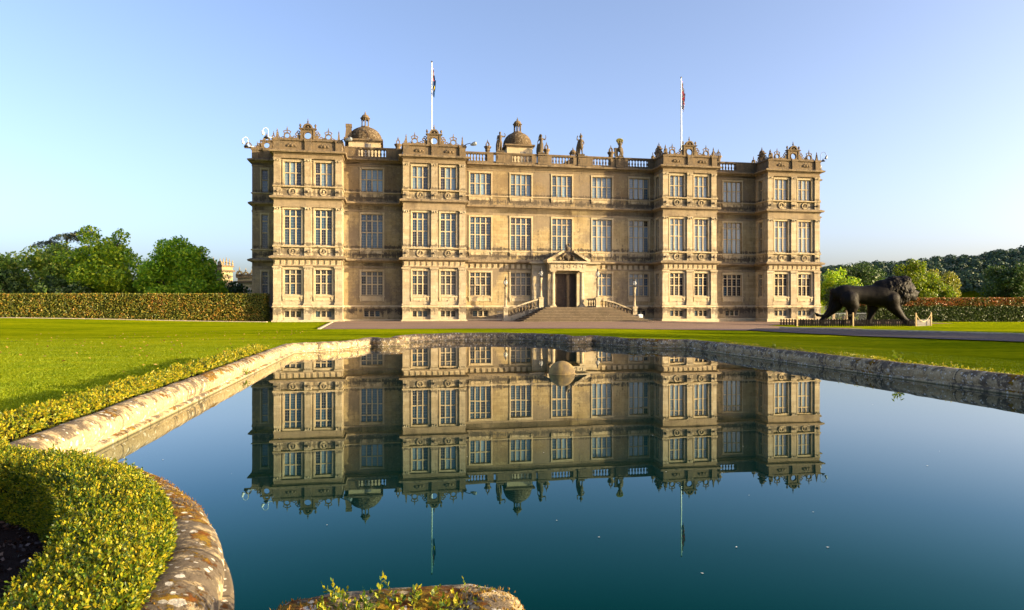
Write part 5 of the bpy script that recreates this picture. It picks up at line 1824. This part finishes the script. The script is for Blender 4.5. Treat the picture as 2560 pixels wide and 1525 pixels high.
def flagpole(u, v, z0, ztop, f0, f1, ensign, label, flabel, width):
    root = empty("flagpole", hw(u, v, z0), TH); tag(root, label, "flagpole", "flagpoles on the roof")
    H = ztop - z0
    a = MB(); a.tube([(0, 0, 0), (0, 0, H * .5), (0, 0, H)], [.10, .085, .06], 10); a.build("pole", M['white_metal'], root)
    b = MB(); b.ball((0, 0, H + .08), .1, 8, 6); b.build("truck_ball", M['iron'], root)
    # limp flag: rows go down, folds hang close to the pole
    nu, nv = 26, 24
    vs = []; uvs = []
    r = random.Random(3 if ensign else 9)
    for j in range(nv + 1):
        tj = j / nv
        for i in range(nu + 1):
            ti = i / nu
            drop = ti * (.62 + .1 * math.sin(tj * 5))      # the fly end sags
            zz = (f1 - z0) - tj * (f1 - f0) * .56 - drop * (f1 - f0) * .62
            zz = max(zz, f0 - z0 - .15)
            spread = width * (ti ** .8) * (.55 + .25 * math.sin(tj * 3.3 + 1) + .12 * math.sin(ti * 9 + tj * 6))
            fold = .22 * math.sin(ti * 17 + tj * 2.3) * (.25 + ti * .6)
            vs.append((.1 + abs(spread) * .9, fold + .05 * math.sin(tj * 7), zz))
            uvs.append((ti, 1 - tj))
    fs = [(j * (nu + 1) + i, (j + 1) * (nu + 1) + i, (j + 1) * (nu + 1) + i + 1, j * (nu + 1) + i + 1) for j in range(nv) for i in range(nu)]
    me = bpy.data.meshes.new("flag"); me.from_pydata(vs, [], fs)
    ul = me.uv_layers.new(name="UVMap")
    for lp in me.loops: ul.data[lp.index].uv = uvs[lp.vertex_index]
    me.materials.append(union_mat("flag cloth", ensign))
    for pl in me.polygons: pl.use_smooth = True
    o = bpy.data.objects.new("flag", me); COL.objects.link(o); o.parent = root
    o['label'] = flabel
def zc(px, y, v): return zpx(px, y, v)
v_ = 3.6
u1_ = u_of(1079.5, v_); flagpole(u1_, v_, 18.2, zc(1080, 156, v_), zc(1080, 259, v_), zc(1080, 168, v_), True,
    "white flagpole with a limp dark blue ensign above the second bay from the left", "limp dark blue ensign with a yellow disc", .48)
u2_ = u_of(1703, v_); flagpole(u2_, v_, 18.2, zc(1703, 195, v_), zc(1703, 290, v_), zc(1703, 201, v_), False,
    "white flagpole with a limp red white and blue flag, the shorter of two", "limp red, white and blue flag", .5)

# ================================================================== floodlights on brackets
def spot_loop(u, v, z, s, hoop, mat, label, arm):
    root = empty("floodlight", hw(u, v, z), TH); tag(root, label, "floodlight", "floodlights at the house corners")
    a = MB()
    a.tube([(0, 0, 0), (s * arm, 0, .08)], .045, 6)
    pts = [(s * arm, 0, .05)]
    for k in range(13):
        t = R(180 - 15 * k)
        pts.append((s * (arm + hoop + hoop * math.cos(t)), 0, .75 + hoop * math.sin(t) * 1.1))
    a.tube(pts, .024, 6); a.build("bracket", mat, root)
    b = MB()
    b.M = Matrix.Translation((s * (arm + hoop * 2.0), 0, .5)) @ Matrix.Rotation(R(20 * s), 4, 'Y')
    b.lathe((0, 0, 0), [(.04, .28), (.1, .2), (.13, .0), (.16, -.18), (.05, -.22)][::-1], 10); b.M = None
    b.build("lamp_head", mat, root)
    c = MB(); c.lathe((s * (arm + hoop * .85), 0, .0), [(.26, .0), (.2, .1), (.06, .22), (.03, .36)], 10); c.build("reflector", M['iron'], root)
def bracket_lamp(u, v, z, s, L, label):
    root = empty("bracket_lamp", hw(u, v, z), TH); tag(root, label, "bracket lamp", "dark lamps on bracket arms")
    a = MB(); a.tube([(0, 0, 0), (s * L * .6, -.3, .22), (s * L, -.5, .28)], .04, 6); a.build("arm", M['iron'], root)
    b = MB(); b.M = Matrix.Translation((s * (L + .35), -.55, .2)) @ Matrix.Rotation(R(70 * s), 4, 'Y')
    b.lathe((0, 0, 0), [(.08, -.4), (.2, -.1), (.24, .15), (.18, .3), (.05, .34)], 10); b.build("lamp_head", M['grey_metal'], root)
spot_loop(UL + .25, FLV - .02, zpx(632, 367, FLV), -1, .28, M['white_metal'], "white hooped floodlight at the far left corner of the roof", .65)
spot_loop(u_of(690, .0), -.1, zpx(690, 346, 0), -1, .28, M['white_metal'], "white hooped floodlight at the left corner of the leftmost bay", .75)
spot_loop(u_of(2036, 0), -.1, zpx(2036, 403, 0), 1, .36, M['grey_metal'], "upper grey hooped floodlight at the right corner of the rightmost bay", .8)
spot_loop(UR - 1.2, FLV - .05, zpx(2042, 422, 4), 1, .36, M['grey_metal'], "lower grey hooped floodlight at the far right corner of the roof", .9)
bracket_lamp(u_of(846, 0), -.02, zpx(846, 355, 0), 1, .8, "dark bracket lamp at the right corner of the leftmost bay")
bracket_lamp(u_of(1155, 0), -.02, zpx(1155, 366, 0), 1, .9, "dark bracket lamp at the right corner of the bay below the blue ensign")

# ================================================================== figures: skin + remesh bodies
def blob_body(name, parts, mat, parent=None, voxel=.05, smooth=4, disp=0.0):
    """one continuous surface from many tapered limbs: parts = list of (points, radii)"""
    mb = MB()
    for pts, rad in parts:
        if len(pts) == 1:
            rr = rad if isinstance(rad, (tuple, list)) else (rad, rad, rad)
            mb.ball(pts[0], 1.0, 14, 10, rr)
        else:
            # ring tube with rounded ends
            P = [Vector(p) for p in pts]
            mb.tube(pts, rad, 20)
            mb.ball(pts[0], rad[0], 10, 8); mb.ball(pts[-1], rad[-1], 10, 8)
    o = mb.build(name, mat, parent)
    rm = o.modifiers.new("join", 'REMESH'); rm.mode = 'VOXEL'; rm.voxel_size = voxel; rm.use_smooth_shade = True
    if smooth:
        sm_ = o.modifiers.new("soft", 'SMOOTH'); sm_.iterations = smooth; sm_.factor = .5
    if disp:
        tx = bpy.data.textures.new(name + ' relief', 'CLOUDS'); tx.noise_scale = disp[1]; tx.noise_depth = disp[2]
        dm = o.modifiers.new("relief", 'DISPLACE'); dm.texture = tx; dm.strength = disp[0]; dm.mid_level = .5; dm.texture_coords = 'LOCAL'
    return o

def statue(px, v, zfoot, label, parts, scale=1.0, extra=None):
    u = u_of(px, v)
    root = empty("statue", hw(u, v, zfoot), TH); tag(root, label, "statue", "statues on the roof balustrade")
    root.scale = (scale,) * 3
    blob_body("figure", parts, M['stone_statue'], root, .035, 2)
    b = MB(); b.box(-.36, .36, -.26, .26, -.02, .10); b.build("plinth", M['stone_statue'], root)
    if extra: extra(root)
def legs(l, r, h=1.0):
    out = []
    for (x, y, kx, ky, fx, fy) in (l, r):
        out.append(([(x, y, .98 * h), (kx, ky, .55 * h), (fx, fy, .15)], [.13, .085, .06]))
        out.append(([(fx, fy, .14), (fx + (.05 if fx > 0 else -.04), fy - .16, .12)], [.06, .045]))
    return out
def torso(w_=.2):
    return [([(0, 0, 1.0), (0, -.01, 1.25), (0, 0, 1.5)], [w_ * .85, w_ * .78, w_]), ([(-.19, 0, 1.55), (.19, 0, 1.55)], [.1, .1]),
            ([(0, 0, 1.55), (0, -.01, 1.74)], [.075, .07]), ([(0, -.02, 1.86)], (.115, .135, .155)), ([(0, -.15, 1.84)], (.03, .03, .04))]
# 1 nude youth, arm raised on the right, drapery at his left side
P1 = torso() + legs((-.1, 0, -.1, -.06, -.13, .02), (.1, 0, .13, -.02, .12, 0)) + [
    ([(.2, 0, 1.55), (.46, -.03, 1.5)], [.075, .06]), ([(.46, -.03, 1.5), (.52, -.08, 1.68), (.42, -.1, 1.84)], [.06, .045, .04]),
    ([(-.2, 0, 1.53), (-.29, .02, 1.26), (-.22, -.06, 1.02)], [.075, .055, .045]),
    ([(-.2, .06, 1.05), (-.24, .08, .7), (-.26, .1, .15)], [.14, .17, .15]), ([(-.1, .1, .6), (-.12, .12, .12)], [.14, .16])]
statue(1250, BV, 19.55, "nude youth statue with one arm raised, beside the lead dome on the balustrade".replace("lead dome", "stone dome"), P1, 1.18)
# 2 long haired woman, arm up at the right, draped skirt
P2 = torso(.19) + [([(0, 0, 1.1), (-.05, .02, .7), (-.08, .05, .18)], [.2, .27, .3]), ([(.1, -.05, 1.0), (.14, -.08, .5), (.12, -.04, .14)], [.13, .1, .07]),
    ([(-.06, .05, 1.95), (-.16, .08, 1.7), (-.2, .09, 1.5)], [.13, .12, .08]),
    ([(.2, 0, 1.55), (.4, -.05, 1.46)], [.075, .06]), ([(.4, -.05, 1.46), (.5, -.06, 1.7), (.45, -.08, 1.95)], [.06, .045, .035]), ([(.45, -.08, 1.95), (.44, -.08, 2.1)], [.02, .015]),
    ([(-.2, 0, 1.53), (-.36, .03, 1.25), (-.38, -.02, .98)], [.075, .055, .04]), ([(-.3, .1, .95), (-.34, .12, .5), (-.36, .14, .12)], [.12, .16, .15])]
statue(1353, BV, 19.55, "long haired draped statue pointing upward, second along the balustrade", P2, 1.12)
# 3 soldier with crested helmet, left arm raised, cloak behind
P3 = torso(.22) + legs((-.1, 0, -.11, -.04, -.13, 0), (.1, 0, .12, -.02, .15, -.02)) + [
    ([(0, 0, 1.15), (.02, 0, .85)], [.22, .26]), ([(0, .0, 1.98), (0, .0, 2.18), (.0, .02, 2.34)], [.11, .06, .03]), ([(-.03, -.02, 1.95), (.05, -.02, 1.97)], [.15, .15]),
    ([(-.22, 0, 1.55), (-.4, -.02, 1.6)], [.08, .065]), ([(-.4, -.02, 1.6), (-.4, -.05, 1.85), (-.34, -.07, 1.98)], [.06, .05, .055]),
    ([(.22, 0, 1.53), (.36, .02, 1.3), (.24, -.08, 1.12)], [.08, .06, .05]), ([(-.2, .12, 1.4), (-.28, .15, .8), (-.3, .16, .12)], [.12, .18, .17])]
statue(1452, BV, 19.55, "helmeted soldier statue with a cloak and one fist raised", P3, 1.14)
# 4 figure holding a disc over its head, leaning on a stump
P4 = torso(.22) + [([(0, 0, 1.1), (-.02, .0, .8)], [.24, .26]), ([(-.1, -.08, .95), (.02, -.2, .5), (-.1, -.12, .14)], [.15, .1, .07]), ([(.14, 0, 1.0), (.2, .05, .5), (.18, .02, .14)], [.15, .13, .1]),
    ([(-.2, 0, 1.52), (-.32, -.02, 1.72), (-.28, -.04, 2.0)], [.08, .06, .05]), ([(.2, 0, 1.52), (.32, -.02, 1.75), (.2, -.04, 1.98)], [.08, .06, .05]),
    ([(.28, .1, 1.0), (.34, .12, .5), (.3, .1, .12)], [.12, .14, .12])]
def disc(root):
    d = MB(); d.M = Matrix.Translation((.02, .16, 1.98)) @ Matrix.Rotation(R(-62), 4, 'X') @ Matrix.Rotation(R(6), 4, 'Y')
    d.lathe((0, 0, 0), [(.08, -.02), (.30, -.025), (.33, .0), (.30, .025), (.05, .025)], 16, 0, 1.35, .9)
    d.build("raised_disc", plain('yellow green lichened stone', (.17, .155, .04), .9, 0, .1, .4, 6), root)
    s = MB(); s.box(-.62, -.26, -.05, .3, .08, .95); s.box(-.68, -.2, -.1, .35, .95, 1.05); s.build("stump", M['stone_statue'], root)
statue(1550, BV, 19.55, "statue holding a yellowed disc over its head beside a square stump", P4, 1.0, disc)

# ================================================================== bronze lion
LD = 66.0
lion = empty("lion_statue", ((2037 - 1280) / 1707.0 * LD, LD, -.22)); tag(lion, "giant dark bronze lion statue striding to the right inside a low fence", "lion statue")
KX = .00652 * LD / 66.0
def L(zx, zy, y=0.0): return ((zx - 330) * KX, y, (975 - zy) * KX)
def rr(*a): return [x * KX for x in a]
Wn = -.62; Wf = .62      # near side faces the camera (-y)
body = []
# trunk: overlapping ellipsoids from rump to chest
spine = ((610, 478, 60), (650, 492, 96), (710, 500, 124), (780, 505, 138), (870, 512, 133), (960, 519, 133), (1050, 522, 138), (1140, 524, 150), (1230, 524, 167), (1320, 524, 182), (1400, 528, 182), (1480, 545, 150))
body.append(([L(a_, b_) for a_, b_, c_ in spine], [c_ * KX for a_, b_, c_ in spine]))
# neck and mane
for (zx, zy, rx, rz, ry) in ((1440, 430, 170, 160, 150), (1540, 420, 165, 175, 165), (1600, 350, 120, 112, 135), (1580, 520, 140, 150, 160), (1500, 600, 130, 100, 130), (1680, 330, 62, 92, 110), (1640, 470, 110, 140, 150), (1330, 420, 150, 130, 130), (1660, 570, 70, 60, 95), (1560, 670, 45, 50, 60)):
    body.append(([L(zx, zy)], (rx * KX, ry * KX, rz * KX)))
# head: skull, brow, muzzle, nose, chin
for (zx, zy, rx, rz, ry) in ((1720, 430, 85, 110, 95), (1765, 425, 42, 62, 80), (1790, 490, 62, 58, 62), (1835, 490, 42, 36, 46), (1862, 482, 18, 20, 30), (1805, 535, 48, 38, 56), (1800, 578, 40, 34, 45), (1745, 540, 70, 70, 80)):
    body.append(([L(zx, zy)], (rx * KX, ry * KX, rz * KX)))
for s in (-1, 1):
    body.append(([L(1768, 398, s * 48 * KX)], (26 * KX, 22 * KX, 14 * KX)))     # brow ridge
    body.append(([L(1640, 300, s * 105 * KX)], (34 * KX, 26 * KX, 42 * KX)))    # ear
# hind legs: near one under the body, far one stretched back
body.append(([L(790, 590, Wn), L(850, 700, Wn), L(838, 780, Wn)], rr(128, 92, 62)))
body.append(([L(838, 780, Wn), L(820, 850, Wn), L(870, 925, Wn)], rr(60, 46, 44)))
body.append(([L(880, 940, Wn), L(960, 952, Wn), L(1000, 958, Wn)], rr(42, 38, 28)))
body.append(([L(720, 560, Wf), L(690, 680, Wf), L(600, 770, Wf)], rr(125, 92, 62)))
body.append(([L(600, 770, Wf), L(525, 850, Wf), L(465, 930, Wf)], rr(60, 42, 38)))
body.append(([L(465, 935, Wf), L(520, 955, Wf), L(560, 960, Wf)], rr(36, 32, 26)))
# front legs
body.append(([L(1250, 560, Wf), L(1245, 700, Wf), L(1215, 800, Wf)], rr(115, 78, 54)))
body.append(([L(1215, 800, Wf), L(1185, 880, Wf), L(1168, 935, Wf)], rr(52, 40, 42)))
body.append(([L(1175, 945, Wf), L(1230, 952, Wf), L(1262, 956, Wf)], rr(42, 38, 26)))
body.append(([L(1410, 580, Wn), L(1450, 710, Wn), L(1530, 800, Wn)], rr(125, 88, 60)))
body.append(([L(1530, 800, Wn), L(1600, 880, Wn), L(1660, 935, Wn)], rr(56, 46, 44)))
body.append(([L(1665, 945, Wn), L(1720, 954, Wn), L(1755, 958, Wn)], rr(44, 38, 26)))
# tail
body.append(([L(620, 470), L(588, 520), L(572, 600), L(550, 700), L(528, 770), L(480, 818), L(420, 832), L(372, 815)], rr(40, 34, 27, 24, 22, 20, 20, 22)))
body.append(([L(372, 815), L(345, 795)], rr(30, 16)))
lb = blob_body("body", body, M['bronze'], lion, .06, 18, disp=(.07, .8, 2))
# mane: a shaggy mass laid over the neck, its locks in relief
mane = []
for (zx, zy, rx, rz, ry) in ((1400, 450, 150, 165, 168), (1490, 425, 160, 182, 172), (1560, 430, 150, 172, 176), (1610, 350, 112, 116, 150), (1590, 520, 130, 150, 172), (1520, 600, 118, 105, 150), (1660, 320, 66, 88, 128), (1655, 480, 88, 140, 158), (1650, 580, 62, 66, 112), (1560, 680, 48, 62, 70), (1330, 440, 120, 125, 140)):
    mane.append(([L(zx, zy)], (rx * KX, ry * KX, rz * KX)))
blob_body("mane", mane, M['bronze'], lion, .05, 2, disp=(.24, .23, 3))
fc = MB()
for s in (-1, 1):
    fc.ball(L(1782, 425, s * 58 * KX), 11 * KX, 8, 6)
fc.build("eyes", plain('bronze eye', (.05, .04, .03), .25), lion)
nb = MB(); nb.ball(L(1868, 476), 16 * KX, 8, 6, (1, 1.6, .9)); nb.tube([L(1850, 555, -30 * KX), L(1862, 548), L(1850, 555, 30 * KX)], 5 * KX, 4)
nb.build("nose", M['bronze'], lion)

# low picket fence round the lion: front, and the end that turns away on the right
FD = 64.5
xa, xb = (1986 - 1280) / 1707 * FD, (2292 - 1280) / 1707 * FD
def fence(x0, x1, y0, y1, n, mat, label, H=.62):
    root = empty("picket_fence", (x0, y0, -.21)); tag(root, label, "picket fence", "picket fence round the lion")
    dx, dy = x1 - x0, y1 - y0; Lf = math.hypot(dx, dy); root.rotation_euler.z = math.atan2(dy, dx)
    p = MB(); p.box(0, Lf, -.02, .02, .12, .2); p.box(0, Lf, -.02, .02, .42, .5); p.build("rails", mat, root)
    base = None
    for k in range(n):
        if base is None:
            b = MB(); b.box(-.065, .065, -.045, -.02, -.05, H - .06); b.prism([(-.065, H - .06), (.065, H - .06), (0, H)], -.045, -.02)
            base = b.build("picket", mat, root); q = base
        else:
            q = bpy.data.objects.new("picket", base.data); COL.objects.link(q); q.parent = root
        q.location = ((k + .5) * Lf / n, 0, 0)
fence(xa, xb, FD, FD, 56, M['black_wood'], "low black picket fence in front of the bronze lion")
fence(xb + .02, xb + 2.75, FD + .02, FD + 2.4, 17, M['grey_wood'], "short grey picket fence side turning away beyond the lion")  # sunlit side of the fence, painted paler than its front
fence(xa + .4, xb + 2.4, FD + 4.6, FD + 4.6, 48, M['black_wood'], "black picket fence running behind the feet of the bronze lion")
# rope barrier
def post(px, d, h, label, z=-.22):
    x = (px - 1280) / 1707 * d
    o = MB(); o.box(-.055, .055, -.055, .055, 0, h - .06); o.taper(-.055, .055, -.055, .055, h - .06, h, .5)
    q = o.build("rope_post", M['pale_wood']); q.location = (x, d, z); tag(q, label, "post", "wooden posts of the rope barrier")
    return (x, d, z + h - .12)
pa = post(1993, 64.2, 1.0, "short pale wooden post at the left end of the lion fence")
pb = post(2133, 64.2, 1.28, "pale wooden post before the hind legs of the lion")
pc = post(2290, 64.2, 1.28, "pale wooden post at the front corner of the lion fence")
pd_ = post(2328, 66.0, 1.30, "pale wooden post at the far right of the rope barrier")
pe = post(2036, 68.0, 1.35, "pale wooden post behind the tail of the lion")
def rope(a, b, sag, label, r_=.03):
    A, B = np.array(a), np.array(b)
    pts = [tuple(A + (B - A) * t - np.array([0, 0, sag * 4 * t * (1 - t)])) for t in np.linspace(0, 1, 15)]
    m = MB(); m.tube(pts, r_, 6); o = m.build("barrier_rope", M['rope']); tag(o, label, "rope", "ropes of the barrier round the lion")
rope(pc, pd_, .75, "pale rope hanging in a deep loop beside the lion's front paw", .032)
rope(pa, pe, .25, "pale rope sagging at the left end under the lion's tail")
rope(pb, (pc[0] - 5.2, pc[1] + 4.2, pc[2] - .3), .25, "thin rope running back from the middle post under the lion", .018)
rope(pe, pb, .35, "thin rope between the post behind the tail and the middle post", .018)

# iron railing with a gate between the house corner and the right hedge
ir = empty("iron_railing", (0, 0, 0)); tag(ir, "tall iron railing between the house corner and the right hedge", "railing")
ra, rb = np.array([(2036 - 1280) / 1707 * 76.0, 76.0]), np.array([(2165 - 1280) / 1707 * 82.0, 82.0])
q = MB()
for zz in (.25, 1.0):
    q.tube([(ra[0], ra[1], zz - .2), (rb[0], rb[1], zz - .2)], .022, 5)
q.build("rails", M['grey_metal'], ir)
for k in range(44):
    t = k / 43
    h = 1.9 if t < .22 else 1.15
    x, y = ra + (rb - ra) * t
    b = MB(); b.tube([(x, y, -.3), (x, y, h - .2)], .016, 4); b.build("bar", M['grey_metal'], ir)
for k, t in enumerate((.35, .62)):
    x, y = ra + (rb - ra) * t
    g = MB(); g.box(x - .14, x + .14, y - .14, y + .14, -.3, 1.2); g.build("gate_post", M['stone_trim'], ir)

# ================================================================== stable buildings beyond the left trees
def pavilion(x, y, w_, dpt, h, label, rot):
    root = empty("stable_building", (x, y, 0), rot); tag(root, label, "building", "stone stable buildings beyond the trees")
    a = MB(); a.box(-w_, w_, 0, dpt, -.3, h); a.build("wall", M['stone_wall'], root)
    b = MB(); b.box(-w_ - .3, w_ + .3, -.3, dpt + .3, h - .9, h - .6); b.box(-w_ - .2, w_ + .2, -.2, dpt + .2, h, h + .25); b.build("cornice", M['stone_parapet'], root)
    for k, (c, z0, z1) in enumerate(((-.5, h * .55, h * .74), (.45, h * .55, h * .74), (-.5, h * .2, h * .42), (.45, h * .2, h * .42))):
        d = MB(); d.box(c * w_ - .55, c * w_ + .55, -.06, .1, z0, z1); f = d.build("window", M['stone_trim'], root)
        e = MB(); e.box(c * w_ - .42, c * w_ + .42, -.08, .0, z0 + .12, z1 - .12); e.build("pane", M['pane_dark'], f)
    g = MB()
    for (c, s) in ((-w_ * .75, 1.0), (0.1, .85), (w_ * .8, .7)):
        g.annulus(c, h + .25 + .5 * s, .3 * s, .62 * s, -.15, .2, 12, 0 if s > .8 else 0, math.pi if s < .9 else 2 * math.pi)
        g.box(c - .7 * s, c + .7 * s, -.15, .25, h + .25, h + .25 + .5 * s)
        finial(g, c, .0, h + .25 + 1.05 * s, .9 * s, .16)
    for k in range(4):
        finial(g, w_ * .95, .5 + k * dpt * .28, h + .25, 1.7 - .25 * abs(k - 1), .26)
    g.build("parapet_crest", M['stone_wall'], root)
pavilion(-57.4, 131, 2.1, 3.0, 9.3, "ornate sunlit stone stable block peeping between the tree and the house", R(-18))
pavilion(-50.0, 128, 1.6, 4, 7.0, "small stone pavilion just left of the house corner", R(-10))
